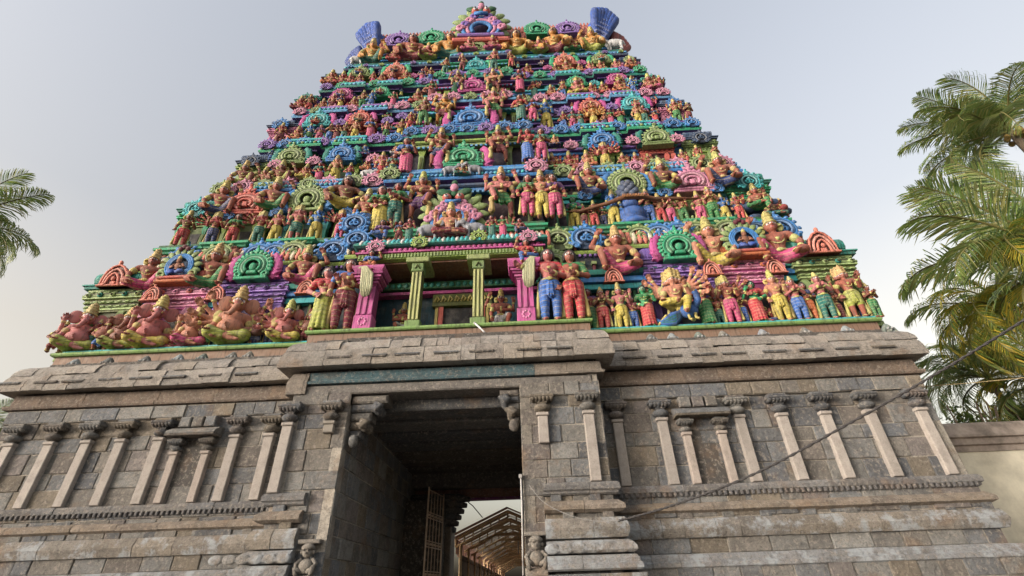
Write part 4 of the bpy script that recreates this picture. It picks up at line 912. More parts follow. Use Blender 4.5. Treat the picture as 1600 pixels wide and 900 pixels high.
    V, F = J.mesh(.0088); jm = pmesh(name+'_jewellery', V, F)
    BODY[name] = dict(body=bm_, garment=gm, blouse=wm, crown=km, jewel=jm, top=zt, hair=crown in ('bun', 'hair'), extra=ex, bottom=min(zmin, 0))
A = {                                                           # arm poses: (side, elbow, hand); side 2 = the rear pair
 'down': lambda s, T: (s, (s*.20, .02, T-.17), (s*.19, -.06, T-.32)), 'bless': lambda s, T: (s, (s*.205, -.0, T-.16), (s*.15, -.13, T-.04)),
 'join': lambda s, T: (s, (s*.19, -.03, T-.16), (s*.035, -.16, T-.08)), 'hip': lambda s, T: (s, (s*.26, .03, T-.16), (s*.12, -.07, T-.26)),
 'up': lambda s, T: (s, (s*.27, .0, T+.02), (s*.21, -.02, T+.20)), 'rear': lambda s, T: (2*s, (s*.25, .04, T-.1), (s*.25, -.0, T+.07)),
 'out': lambda s, T: (s, (s*.24, -.02, T-.10), (s*.36, -.08, T-.06)), 'belly': lambda s, T: (s, (s*.21, .0, T-.17), (s*.04, -.14, T-.2)),
 'lap': lambda s, T: (s, (s*.2, -.02, T-.17), (s*.2, -.17, T-.26)), 'cross': lambda s, T: (s, (s*.2, -.06, T-.14), (-s*.05, -.15, T-.18)),
 'hold': lambda s, T: (s, (s*.3, .02, T+.02), (s*.24, .0, T+.2)),
}
def arms(T, *n): return [A[q](s, T) for q, s in n]
Tz = .82
SIT = dict(pz=.10, kn=((-.23, -.12, .09), (.23, -.12, .09)), an=((.05, -.20, .05), (-.05, -.17, .07)), foot=((1, -.3), (-1, -.3)))
SITN = dict(SIT, kn=((-.18, -.16, .10), (.18, -.16, .10)))
LAL = dict(pz=.26, kn=((-.22, -.15, .25), (.13, -.20, .26)), an=((.02, -.22, .23), (.12, -.22, .03)), foot=((1, -.3), (0, -1)))
def fan_arms(T, n, sx=1.):
    r = []
    for s in (-1, 1):
        for i in range(n):
            a = R(-35+80*i/(n-1)); r.append((2*s, (s*(.135+.14*math.cos(a)), .04, T-.03+.14*math.sin(a)), (s*(.135+.27*math.cos(a+.15)), .0, T-.03+.27*math.sin(a+.15))))
    return r
def mace(B, G, K, J, T):
    J.cap((-.16, -.2, .16), (-.16, -.17, .02), .03, .055); J.ell((-.16, -.2, .20), (.05, .05, .06)); return []
def tail(B, G, K, J, T):                                        # peacock under the rider
    m = MB(); bl = (*L(45, 100, 175), 1); tl = (*L(30, 120, 105), 1); gd = (*PAL['yell'], 1)
    m.ball((.12, -.08, .2), (.13, .1, .12), bl, 12, 8); m.tube([(.2, -.1, .24), (.27, -.14, .32), (.26, -.16, .42), (.24, -.18, .45)], [.07, .05, .04, .045], 8, bl); m.tube([(.25, -.18, .45), (.24, -.24, .43)], [.02, .005], 5, gd)
    for i in range(7):
        a = .02*i; m.tube([(.02, -.06+a*.2, .2), (-.12, -.1, .16-a*1.2), (-.28, -.12, .06-a*.2), (-.36, -.1, .02+a)], [.05, .045, .04, .02], 6, tl if i % 2 else bl); m.ball((-.33+.02*i, -.13, .03+a), .022, gd, 6, 4)
    for s in (0, .09): m.tube([(.1+s, -.12, .12), (.1+s, -.14, .04), (.13+s, -.17, .01)], [.025, .016, .02], 6, gd)
    return [('peacock', m.mesh('peacock', PAINT))]
def sling(B, G, K, J, T): return []
figure('stand', arms=arms(Tz, ('down', -1), ('bless', 1)), cloth='legs')
figure('pray', arms=arms(Tz, ('join', -1), ('join', 1)), cloth='legs', crown='low')
figure('noble', blouse=True, arms=arms(Tz, ('out', -1), ('belly', 1)), cloth='legs', crown='hair')
figure('hips', arms=arms(Tz, ('hip', -1), ('bless', 1)), lean=.03, kn=((-.06, -.02, .28), (.10, -.02, .28)), an=((-.06, 0, .05), (.12, -.02, .05)), cloth='legs', crown='tall')
figure('four', arms=arms(Tz, ('down', -1), ('bless', 1), ('rear', -1), ('rear', 1)), cloth='legs')
figure('lady', blouse=True, arms=arms(Tz, ('hip', -1), ('bless', 1)), lean=-.025, fem=True, cloth='sari', crown='bun')
figure('dame', blouse=True, arms=arms(Tz, ('down', -1), ('belly', 1)), fem=True, cloth='legs', crown='bun', lean=.02)
figure('bard', blouse=True, arms=arms(Tz, ('belly', -1), ('down', 1)), cloth='legs', crown='hair')
figure('multi', heads=4, arms=arms(Tz, ('bless', -1), ('bless', 1))+fan_arms(Tz, 4), cloth='legs', hr=.062)
figure('tetra', heads=4, arms=arms(Tz, ('down', -1), ('bless', 1), ('rear', -1), ('rear', 1)), cloth='short', hr=.062)
figure('sit', arms=arms(.40, ('lap', -1), ('bless', 1)), **SIT)
figure('sitfour', arms=arms(.40, ('lap', -1), ('bless', 1), ('rear', -1), ('rear', 1)), **SIT)
figure('lolls', arms=arms(.56, ('lap', -1), ('bless', 1)), **LAL)
figure('maid', blouse=True, arms=arms(.56, ('lap', -1), ('up', 1)), fem=True, crown='hair', **LAL)
figure('gana', arms=arms(.40, ('lap', -1), ('belly', 1), ('rear', -1), ('rear', 1)), eleph=True, fat=.5, hr=.095, crown='tall', cloth='short', **SITN)
figure('ganamany', arms=arms(.40, ('lap', -1), ('belly', 1))+fan_arms(.40, 4), eleph=True, fat=.5, hr=.093, crown='tall', cloth='short', **SITN)
figure('dwarf', pz=.32, kn=((-.12, -.05, .18), (.12, -.05, .18)), an=((-.11, -.02, .05), (.11, -.02, .05)), arms=arms(.62, ('hip', -1), ('belly', 1)), fat=.9, cloth='short', crown='low', hr=.088)
figure('guard', pz=.42, kn=((-.15, -.19, .40), (.14, -.06, .25)), an=((-.10, -.23, .21), (.16, -.0, .05)), arms=arms(.72, ('cross', -1), ('down', 1), ('rear', -1), ('hold', 1)), cloth='short', crown='tall', beard=True, sw=.15, hr=.074, extra=mace)
figure('bear', pz=.13, kn=((-.21, -.17, .30), (.24, -.1, .12)), an=((-.19, -.17, .05), (.12, -.22, .05)), arms=[(-1, (-.31, .0, .50), (-.22, -.02, .66)), (1, (.26, -.02, .28), (.21, -.12, .15))], cloth='short', crown='tall', sw=.155, lean=.02, hr=.078, fat=.0)
figure('bearboth', pz=.13, kn=((-.24, -.12, .16), (.24, -.12, .16)), an=((-.17, -.2, .05), (.17, -.2, .05)), arms=[(-1, (-.30, -.02, .30), (-.25, -.1, .12)), (1, (.30, -.02, .30), (.25, -.1, .12))], cloth='short', crown='hair', sw=.165, hr=.08, fat=.0, beard=True)
figure('rider', pz=.36, kn=((-.2, -.16, .36), (.13, -.2, .33)), an=((.0, -.24, .32), (.08, -.24, .14)), heads=5, arms=arms(.66, ('lap', -1), ('bless', 1))+fan_arms(.66, 5), cloth='legs', hr=.056, extra=tail)
# white bull and grey elephants
def beast(name, eleph):
    B = SDF(); B.ell((0, 0, .42), (.34, .17, .2), .05)
    for x in (-.22, .22):
        for y in (-.09, .09): B.cap((x, y, .36), (x+.02, y, .2), .085, .06, .03); B.cap((x+.02, y, .2), (x, y, .03), .06, .05, .015)
    B.cap((.28, 0, .5), (.42, -.02, .62), .13, .10, .05); B.ell((.48, -.03, .62), (.13, .10, .12), .04)
    if eleph:
        B.cap((.55, -.04, .58), (.62, -.05, .42), .06, .045, .03); B.cap((.62, -.05, .42), (.66, -.05, .7), .045, .03, .02)
        for s in (-1, 1): B.ell((.42, s*.12-.03, .6), (.09, .03, .12), .01)
    else:
        B.cap((.54, -.03, .58), (.62, -.04, .52), .07, .055, .02); B.ell((.1, 0, .6), (.12, .08, .1), .04)
        for s in (-1, 1): B.cap((.46, s*.06-.03, .7), (.47, s*.10-.03, .82), .025, .01, .01); B.ell((.43, s*.14-.03, .66), (.03, .07, .03), .01)
    B.cap((-.33, 0, .5), (-.38, 0, .25), .03, .02, .01)
    V, F = B.mesh(.016); c = np.tile(np.array((1, 1, 1, 0), np.float32), (len(V), 1)); e = (np.abs(V[:, 0]-.53) < .02) & (np.abs(V[:, 2]-.66) < .02); c[e] = (.01, .01, .01, 1)
    m = pmesh(name, V, F, c); BODY[name] = dict(body=m, garment=None, blouse=None, crown=None, jewel=None, top=V[:, 2].max(), hair=False, extra=[], bottom=0)
beast('bull', False); beast('elephant', True)
# ---------------------------------------------------------------- the statues: kind, column, foot row, top row, skin, cloth
SK = dict(peach=L(192,128,102), orange=L(158,88,70), pink=L(184,106,104), red=L(160,66,64), blue=L(50,115,190), green=L(55,165,110), brown=L(134,78,62), rose=L(192,118,118), gold=L(200,140,62), dark=L(95,55,50), white=L(205,208,212), grey=L(150,155,168))
CL = dict(yellow=L(205,188,75), blue=L(45,110,200), teal=L(22,120,112), red=L(195,45,62), magenta=L(205,70,130), green=L(40,135,75), maroon=L(130,32,58), white=L(205,208,215), navy=L(38,62,125), lime=L(165,175,70), purple=L(110,60,130), turquoise=L(60,170,180), orange=L(205,105,55))
GOLD = L(202, 188, 118)
POSE = dict(stand='standing statue with one hand raised', pray='standing statue with joined hands', hips='standing statue with hand on hip', four='four-armed standing statue', lady='woman statue with dark hair', dame='woman statue with hand on belly', bard='dark-haired standing statue', noble='dark-haired standing statue in short blouse', multi='many-headed statue with fanned arms', tetra='four-headed standing statue', sit='cross-legged seated statue', sitfour='four-armed seated statue', lolls='seated statue with one leg hanging', maid='seated woman statue with raised arm', gana='elephant-headed pot-bellied seated statue', ganamany='elephant-headed seated statue with fanned arms', dwarf='squat pot-bellied statue', guard='moustached guardian with crossed leg', bear='crouching bearer with raised arm', bearboth='crouching bearer with hands on knees', rider='many-headed rider on a peacock', bull='white bull statue', elephant='small elephant statue')
NAME = dict(bull='bull_statue', elephant='elephant_statue', gana='elephant_headed_statue', ganamany='elephant_headed_statue', guard='guardian_statue', bear='bearer_statue', bearboth='bearer_statue', rider='rider_statue')
TIER = ['lowest', 'second', 'third', 'fourth', 'fifth', 'sixth', 'topmost']
STAT = []; TOPC = ['blue', 'red', 'green', 'maroon', 'navy', 'purple', 'teal']
def statue(k, kind, x, fy, ty, skin, cloth, flip=False, Y=None, z=None, turn=0., crowncol=None, top=None):
    d = BODY[kind]; turn += .12 if kind.startswith('gana') else 0; Yc = YL[k]+.26 if Y is None else Y
    zf = (ZL[k]+STEP[k] if z is None else z) if z != 'px' else pxZ(x, fy, Yc)
    hgt = pxZ(x, ty, Yc)-pxZ(x, fy, Yc); s = hgt/d['top']
    X = pxX(x, Yc, zf+hgt*.5)
    s *= random.uniform(.98, 1.03)
    o = link(NAME.get(kind, 'statue'), d['body'], None, SK[skin]); o.location = (X, Yc, zf-.01); o.scale = ((-s if flip else s), s, s)
    o.rotation_euler = (.04+.022*k+random.uniform(-.02, .02), 0, turn+.5*math.atan2(CX-X, Yc)+random.uniform(-.10, .10))
    if d['garment']: link('garment', d['garment'], o, CL[cloth])
    if d['blouse']: link('blouse', d['blouse'], o, CL[top or TOPC[int(x*7+fy) % len(TOPC)]])
    if d['crown']: link('hair' if d['hair'] else 'crown', d['crown'], o, (.02, .018, .02) if d['hair'] else (crowncol or tuple(v*random.uniform(.85, 1.1) for v in GOLD)))
    if d['jewel']: link('jewellery', d['jewel'], o, tuple(v*random.uniform(.85, 1.1) for v in GOLD))
    for n, me in d['extra']: link(n, me, o, CL['blue'])
    STAT.append((o, k, kind, X, skin, cloth)); return o
def rows(k, txt, **kw):
    for ln in txt.strip().split(';'):
        t = ln.split()
        if not t: continue
        a = dict(kw)
        for e in t[6:]:
            if e == 'f': a['flip'] = True
            elif e[0] == 'y': a['Y'] = YL[k]+float(e[1:])*.8
            elif e == 'px': a['z'] = 'px'
            elif e[0] == '+': a['top'] = e[1:]
            elif e[0] == 't': a['turn'] = float(e[1:])
        statue(k, t[0], float(t[1]), float(t[2]), float(t[3]), t[4], t[5], **a)
# lowest storey
rows(0, '''gana 132 554 478 rose lime ; dwarf 166 552 500 orange blue; gana 198 549 482 brown lime ; gana 243 547 466 pink yellow; sit 272 543 500 red maroon y.6; gana 306 546 480 peach magenta; dwarf 322 549 506 dark green;
ganamany 370 543 450 peach lime; dwarf 402 546 507 dark navy; ganamany 450 538 468 pink yellow; dwarf 484 530 478 brown maroon y.5;
bard 921 516 452 red green y.5; pray 941 517 450 brown red; four 969 516 444 rose yellow; dame 988 514 462 pink blue y.5; lady 1010 513 447 green red; rider 1056 510 420 peach yellow; lady 1100 509 440 red green; multi 1138 508 430 orange magenta; lady 1178 505 437 green red f; stand 1213 504 422 peach yellow; pray 1243 502 432 pink blue; dame 1260 501 440 orange orange y.5; pray 1284 500 428 rose teal; tetra 1326 499 415 orange lime; pray 1360 497 443 brown green t.5; dwarf 96 556 505 brown maroon ''')
rows(0, '''lady 510 518 415 rose lime y-.35 +red; bard 541 517 410 orange maroon y-.4 f +blue; noble 858 501 392 pink blue y-.4 +red; bard 894 501 394 orange red y-.35 f +green''', z=10.29)
rows(0, '''guard 630 512 452 orange white; guard 783 505 432 orange white f''', z=10.29, Y=17.0)
rows(0, '''maid 580 423 384 orange orange +blue; maid 822 411 367 orange blue f +red''', z=12.9, Y=15.85)
rows(0, '''bear 238 456 391 orange magenta px f; bear 337 453 383 orange green px f; bear 480 447 383 orange magenta px f; bear 962 432 352 orange magenta px; bear 1108 422 342 peach yellow px; bear 1207 416 332 orange magenta px''', Y=YL[0]+.72)
rows(0, '''pray 148 551 500 red teal y.5; sit 218 549 497 rose maroon y.6; pray 282 546 496 red green y.7; hips 335 544 492 brown teal y.6; pray 424 541 490 orange navy y.6; pray 185 550 505 orange red y.7; lady 462 537 485 red green y.7; dame 955 516 470 brown navy y.7; hips 1120 508 452 orange teal y.6; pray 1157 506 450 brown blue y.6; sit 1192 504 468 red navy y.5; hips 1228 503 452 red purple y.6; pray 1305 500 448 brown maroon y.6; pray 1345 499 452 red navy y.6''')
# second storey
rows(1, '''stand 290 392 337 brown red ; multi 336 390 340 red navy; dame 367 387 340 brown red; multi 407 385 337 red teal; stand 434 383 333 pink yellow; tetra 465 381 326 pink teal; stand 496 379 326 blue yellow; multi 533 377 331 red magenta;
bard 897 355 310 green yellow f; pray 912 354 318 red maroon; hips 927 353 312 orange red; dame 942 352 315 pink navy y.6; stand 958 352 297 blue yellow f; pray 1012 349 297 orange blue; hips 1029 348 303 peach red; pray 1046 347 304 pink magenta; hips 1064 346 303 orange green; stand 1092 344 297 pink magenta; pray 1110 342 290 peach green; stand 1130 340 300 blue yellow; four 1152 339 297 red red; lolls 1182 336 287 orange green px; sit 1204 334 297 brown teal t.4; dwarf 1220 335 305 red maroon t.5;
bear 350 338 284 orange navy px f y.45; bear 432 331 280 orange green px f y.45; bearboth 541 328 281 brown yellow px y.45; bear 918 308 255 orange navy px y.45; bear 1032 301 248 brown green px y.45; bear 1122 294 239 orange navy px y.45; bear 390 336 300 pink maroon px f y.8''')
rows(1, '''stand 572 375 297 orange blue; lady 596 366 295 pink yellow; dame 618 352 288 red teal; dame 824 338 276 red magenta; stand 846 341 268 peach yellow; dame 866 341 276 orange magenta f''', Y=YL[1]-.35, z='px')
rows(1, '''guard 660 345 272 orange purple f; guard 783 340 265 pink green''', Y=YL[1]+.1, z='px')
rows(1, '''elephant 670 388 360 grey white; elephant 743 384 356 grey white f; sitfour 704 386 328 peach maroon; maid 597 383 347 brown blue; dame 624 382 349 orange maroon; lady 640 381 345 pink teal; lady 769 374 341 red teal; lady 786 373 340 pink magenta; maid 812 374 345 red navy f''', Y=16.15, z=14.8)
# third storey
rows(2, '''bear 384 293 254 brown lime f; bear 415 291 263 orange navy f; bear 441 290 253 brown lime f; lolls 478 287 256 orange yellow; lady 500 286 255 red magenta; stand 525 285 245 peach yellow; hips 546 283 256 red blue; bull 575 281 263 white white y.2; lolls 573 272 250 orange orange px y.5; four 597 279 238 pink red;
sit 863 263 235 orange green; sitfour 889 262 232 red maroon; sit 917 259 230 peach orange; multi 945 257 217 red yellow; sit 973 255 232 orange green; sitfour 993 254 231 red maroon; sit 1013 252 232 orange blue; lolls 1067 250 224 orange red y.5; stand 1090 249 222 red yellow; pray 1117 249 222 orange blue t.4''')
rows(2, '''dame 614 279 243 orange teal; lady 636 273 222 orange magenta; lady 824 253 205 red blue f; dame 845 251 206 orange magenta''', Y=YL[2]-.3, z='px')
rows(2, '''guard 689 262 203 orange navy f; guard 779 254 200 orange maroon''', Y=YL[2]+.1, z='px')
rows(2, '''sit 722 276 252 orange teal; elephant 703 276 259 grey white; elephant 742 274 257 grey white f''', Y=YL[2]-.5, z='px')
# fourth storey
rows(3, '''stand 439 226 196 red maroon ; sit 466 224 200 orange orange; stand 484 223 197 blue green; dame 500 222 198 pink magenta; pray 516 221 196 orange blue; lady 527 220 197 red maroon; hips 539 219 193 brown teal; stand 556 218 190 peach yellow; lady 580 217 188 orange magenta; four 604 215 191 pink green; hips 626 210 184 orange yellow;
stand 853 199 158 blue yellow; hips 880 196 172 red blue; dame 894 195 170 pink magenta; lady 907 195 172 orange teal; multi 927 193 163 gold yellow; hips 944 192 172 orange navy; lady 954 191 168 red magenta; lady 969 190 166 brown green; stand 995 187 157 peach yellow; dame 1006 187 161 orange teal; lady 1023 186 164 red red; four 1055 183 150 orange green; pray 1074 183 156 brown maroon t.4''')
rows(3, '''stand 641 203 178 red red; hips 662 196 157 brown green; lady 814 190 152 brown teal; dame 832 189 157 red magenta''', Y=YL[3]-.3, z='px')
rows(3, '''guard 695 194 151 gold maroon f; guard 772 188 143 pink green''', Y=YL[3]+.1, z='px')
# fifth storey
rows(4, '''sit 470 186 164 red maroon ; four 484 184 160 brown red; sit 505 182 165 orange orange; stand 520 180 157 pink maroon; lady 533 179 160 orange yellow; sit 553 178 161 orange red; hips 567 177 152 brown green; stand 581 175 150 blue blue; lady 615 170 149 pink magenta; sit 653 165 142 orange red;
lady 835 155 131 orange teal; hips 879 153 131 orange blue; sit 901 151 124 pink yellow; sit 861 153 134 orange red; sit 924 149 130 red maroon; sit 942 147 128 orange red; sit 967 145 121 orange orange; four 988 143 120 blue blue; sit 1014 140 114 orange magenta; stand 1030 139 116 red maroon t.4''')
rows(4, '''lady 675 156 130 red maroon; lady 812 144 114 red magenta''', Y=YL[4]-.3, z='px')
rows(4, '''guard 716 147 115 orange navy f; guard 771 146 112 peach maroon; sit 702 168 151 orange yellow; sit 770 160 146 orange lime''', Y=YL[4]+.0, z='px')
# sixth storey
rows(5, '''sit 519 142 119 orange orange ; sit 536 140 119 red red; sit 547 139 121 pink maroon; sit 562 138 121 orange red; stand 583 136 118 red magenta; sit 597 134 118 orange red; hips 612 133 115 pink maroon; sit 635 132 114 orange orange; lady 660 130 112 rose magenta; stand 673 128 109 brown blue;
sit 824 118 101 orange red; sit 868 114 99 brown maroon; sit 885 113 94 orange orange; sit 905 111 98 peach red; sit 921 110 94 pink magenta; sit 938 109 93 orange red; sit 962 107 90 pink magenta; sit 984 105 86 orange orange t.3''')
rows(5, '''hips 696 115 94 orange teal; hips 723 110 89 pink maroon f; hips 771 110 83 pink teal; hips 799 104 84 orange red f''', Y=YL[5]-.3, z='px')
# topmost storey
rows(6, '''bear 584 101 69 gold teal f; bearboth 645 98 65 orange maroon; bearboth 703 93 61 gold teal; bearboth 807 84 53 gold lime; bearboth 866 80 49 gold maroon; bear 924 77 44 gold lime; sit 617 99 80 pink red y.2; sitfour 669 97 74 pink lime y.2; sit 770 88 66 red magenta y-.3; sit 733 88 67 pink magenta y-.3; sitfour 842 82 60 pink lime y.2; sit 893 80 59 orange green y.2; bull 558 102 88 white white; bull 961 74 56 white white f''')
for k, col_ in ((3, 'orange'), (4, 'pink'), (5, 'orange')):       # worshippers seated in front of the great arches
    for (mx, _), m in zip(modx[k], MODS[k]):
        if m[6] != 'fan': continue
        Yq = YL[k]+.12; zq = ZL[k]+.60*(ZB[k+1]-ZL[k])-.12; d = BODY['sitfour']; sq = .72/d['top']; sk_ = random.choice(['orange', 'peach', 'red', 'pink']); cl_ = random.choice(list(CL))
        o = link('statue', d['body'], None, SK[sk_]); o.location = (mx, Yq, zq); o.scale = (sq,)*3; o.rotation_euler = (.1, 0, .5*math.atan2(CX-mx, Yq))
        link('garment', d['garment'], o, CL[cl_]); link('crown', d['crown'], o, GOLD); link('jewellery', d['jewel'], o, GOLD); STAT.append((o, k, 'sitfour', mx, sk_, cl_))
fill = random.Random(12)
for k, n_ in ((1, 10), (2, 14), (3, 14), (4, 14), (5, 12)):         # small attendants on the shelf between the arches
    zs = ZL[k]+(ZB[k+1]-ZL[k])*.73
    for i in range(n_):
        X = XC[k]-HW[k]+1.2+(2*HW[k]-2.4)*(i+.5)/n_
        if abs(X-AX[k]) < BAY[k] or min(abs(X-a[0]) for a in modx[k]) < .9: continue
        kd = fill.choice(['sit', 'lolls', 'pray', 'maid', 'sit']); d = BODY[kd]; Yq = YL[k]+.62; sq = fill.uniform(.8, 1.05)*(ZB[k+1]-ZL[k])*.30/d['top']; sk_ = fill.choice(['orange', 'peach', 'red', 'pink', 'blue', 'green', 'blue']); cl_ = fill.choice(list(CL))
        o = link('statue', d['body'], None, SK[sk_]); o.location = (X, Yq, zs); o.scale = (sq,)*3; o.rotation_euler = (.1, 0, .5*math.atan2(CX-X, Yq))
        link('garment', d['garment'], o, CL[cl_]); link('hair' if d['hair'] else 'crown', d['crown'], o, (.02, .018, .02) if d['hair'] else GOLD); link('jewellery', d['jewel'], o, GOLD)
        if d['blouse']: link('blouse', d['blouse'], o, CL[fill.choice(TOPC)])
        STAT.append((o, k, kd, X, sk_, cl_))
# labels: look and clothing, storey, side; where that repeats, the arch beside it; then its place in the row
SKN = dict(peach='peach', orange='orange-brown', pink='pink', red='dark red', blue='blue-skinned', green='green-skinned', brown='brown', rose='dusty pink', gold='golden', dark='dark brown', white='white', grey='grey')
def side(k, X): return 'middle bay' if abs(X-AX[k]) < BAY[k] else ('left side' if X < AX[k] else 'right side')
keys = {}
for it in STAT:
    o, k, kind, X, sk, cl = it
    c = '' if kind in ('bull', 'elephant') else (f' in {cl} skirt' if kind in ('lady', 'dame') else f' in {cl} cloth')
    p = POSE[kind]
    base_ = f"{p}, {side(k, X)}, {TIER[k]} storey" if kind == 'bull' else f"{SKN[sk]} {p}{c}, {side(k, X)}, {TIER[k]} storey"
    keys.setdefault(base_, []).append(it)
ORD = ['leftmost', 'second from left', 'third from left', 'fourth from left', 'fifth from left', 'sixth from left', 'seventh from left']
for base_, its in keys.items():
    its.sort(key=lambda t: t[3])
    for i, it in enumerate(its):
        lab = base_
        if len(its) > 1:
            lab = base_.replace(' cloth', '').replace(' skirt', '') + f", {ORD[i]}"
        w = lab.split()
        if len(w) > 16: lab = ' '.join(lab.replace('statue ', '').split()[:16])
        tag(it[0], lab, 'statue', f"painted statues on the {TIER[it[1]]} storey")
# serpent-churning pillar and the cloud seat beside it: sculpture without a figure
m = MB(); Y = YL[1]+.35; x = pxX(985, Y, 17.5); z = ZL[1]
m.lathe([(.75, z), (.8, z+.15), (.7, z+.35), (.5, z+.42), (.72, z+.55), (.72, z+.95), (.5, z+1.05), (.42, z+1.2), (.5, z+1.5), (.44, z+1.7)], x, Y+.1, 16, L(50, 100, 180))
for j in range(5):
    for i in range(9): m.ball((x+(.62-.07*j)*math.cos(i*.7+j*.35), Y+.1+(.62-.07*j)*math.sin(i*.7+j*.35), z+1.85+.24*j), .19, L(75, 90, 120))
o = m.build('churning_pillar', PAINT); tag(o, 'blue pillar topped with a mound of grey balls, second storey', 'sculpture')
m = MB(); m.tube([(x-3.6, Y-.25, z+1.05), (x-2.5, Y-.35, z+1.0), (x-1.2, Y-.45, z+1.3), (x-.5, Y-.75, z+1.35), (x+.5, Y-.75, z+1.35), (x+1.2, Y-.45, z+1.45), (x+2.4, Y-.35, z+1.5), (x+3.4, Y-.25, z+1.5)], [.04, .08, .10, .12, .12, .10, .08, .05], 9, L(120, 75, 45))
for i in range(14): m.ball((x-.5+.075*i, Y-.92, z+1.35), (.03, .04, .12), L(165, 110, 60), 6, 4)
o = m.build('serpent_rope', PAINT); tag(o, 'brown serpent wound round the blue pillar and pulled by figures', 'sculpture')
m = MB(); xs = pxX(1187, Y, 17)
for i in range(16): m.ball((xs+random.uniform(-1.1, 1.5), Y+.2+random.uniform(-.2, .5), z+.25+random.uniform(0, 1.1)), (.45, .3, .22), L(60, 85, 125), 10, 6)
o = m.build('cloud_mound', PAINT); tag(o, 'slate blue mound of clouds at the right end of the second storey', 'sculpture')
for px_, py, s in ((572, 430, -1), (828, 415, 1)):            # pale shawls hanging from the hands of the tall couples
    Yv = 15.5; P0 = pxP(px_, py, Yv); m = MB()
    for i in range(6): a = (i-2.5)*.075; m.tube([(P0.x+s*.38, Yv-.02, P0.z+.35), (P0.x+s*.1+a*.4, Yv-.05, P0.z+.38), (P0.x-s*.05+a, Yv-.03, P0.z+.05), (P0.x-s*.08+a, Yv, P0.z-.55), (P0.x-s*.08+a*.8, Yv+.02, P0.z-.95-.08*math.cos(a*9))], [.05, .06, .07, .07, .03], 7, L(205, 205, 165) if i % 2 else L(180, 185, 150))
    o = m.build('shawl', PAINT); tag(o, f"pale fluted shawl held out beside the {'left' if s < 0 else 'right'} pink pillar", 'shawl')
# ---------------------------------------------------------------- surroundings
GM = plain('packed_earth', (.17, .14, .11), .95, .3, .6)
g = MB(); g.add([(-900, -900, 0), (900, -900, 0), (900, 900, 0), (-900, 900, 0)], [(0, 1, 2, 3)], (.3, .3, .3)); tag(g.build('ground', GM), None, None, kind='structure')
pv = MB()
for i in range(14):
    for j in range(9): pv.box(-4+i*.6, -4+i*.6+.585, 3+j*1.2, 3+j*1.2+1.18, -.05, .012+.004*((i+j) % 2), stonecol(.9))
tag(pv.build('paving', STONE), None, None, kind='structure')
YW = plain('yellow_limewash', (.80, .77, .64), .9, .3, .7); PKM = plain('pink_limewash', (.44, .38, .34), .9, .45, 1.2)
cw = tag(empty('compound_wall', (24, 19, 0)), 'plain yellow compound wall with pink moulded coping right of the tower', 'wall')
bpy.context.view_layer.update()
def part(mb, name, mat, par, color=None):
    o = mb.build(name, mat, None, color); o.parent = par; o.matrix_parent_inverse = par.matrix_world.inverted(); return o
m = MB(); m.box(16.9, 60, 19.1, 19.6, 0, 5.72, (.5, .5, .5)); part(m, 'wall', YW, cw)
m = MB(); m.sweep([(-.5,5.66),(.04,5.66),(.07,5.86),(.16,5.9),(.18,6.12),(.28,6.16),(.28,6.24),(.14,6.62),(.06,6.74),(-.6,6.78)], [(16.9, 19.1), (60, 19.1)], (.5, .5, .5)); part(m, 'coping', PKM, cw)
# shed with trussed roof beyond the passage
TR = plain('cream_steel', (.80, .58, .34), .6, .15, 2.); SH = plain('roof_sheet', (.72, .47, .37), .7, .2, 1.); PNL = plain('dark_fence', (.16, .12, .09), .8, .3, 1.)
bx = lambda Y: pxX(791, Y, 7)
Y0 = 30.; apx = pxP(793, 799, Y0); ev = pxP(712, 842, Y0); hwid = apx.x-ev.x; rz, ez = apx.z, ev.z
shed = tag(empty('roofed_walkway', (apx.x, Y0, 0)), 'long walkway with cream trussed roof seen through the gate passage', 'shed'); bpy.context.view_layer.update()
N = 13; sp = 3.6
for i in range(N):
    y = Y0+i*sp; t = MB()
    for s in (-1, 1):
        xe = apx.x+s*hwid
        t.tube([(apx.x, y, rz), (xe, y, ez)], .07, 6, (.5, .5, .5), smooth=False); t.tube([(apx.x, y, rz-.42), (xe, y, ez-.42)], .07, 6, (.5, .5, .5), smooth=False)
        for q in range(7):
            a = q/6; x = apx.x+s*hwid*a; z = rz+(ez-rz)*a; t.tube([(x, y, z), (x, y, z-.42)], .05, 5, (.5, .5, .5), smooth=False)
        po = MB(); po.tube([(xe-s*.3, y, 0), (xe-s*.3, y, ez-.3)], .09, 8, (.5, .5, .5)); part(po, 'post', TR, shed)
    t.tube([(apx.x-hwid*.33, y, rz-.42-(rz-ez)*.33), (apx.x+hwid*.33, y, rz-.42-(rz-ez)*.33)], .07, 6, (.5, .5, .5), smooth=False)
    t.box(apx.x-hwid*.3, apx.x+hwid*.3, y-.02, y+.02, rz-.45-(rz-ez)*.33, rz-.30-(rz-ez)*.33, (.5, .5, .5))
    part(t, 'truss', TR, shed)
ye = Y0+(N-1)*sp+1
r = MB()
for s in (-1, 1):
    xe = apx.x+s*(hwid+.35); n = 80
    for i in range(n):
        ya = Y0-.8+(ye-Y0+.8)*i/n; yb = Y0-.8+(ye-Y0+.8)*(i+1)/n; d = .04*(i % 2)
        r.add([(apx.x, ya, rz+.14+d), (xe, ya, ez+.05+d), (xe, yb, ez+.05+d), (apx.x, yb, rz+.14+d)], [(0, 1, 2, 3)], (.5, .5, .5))
part(r, 'roof', SH, shed)
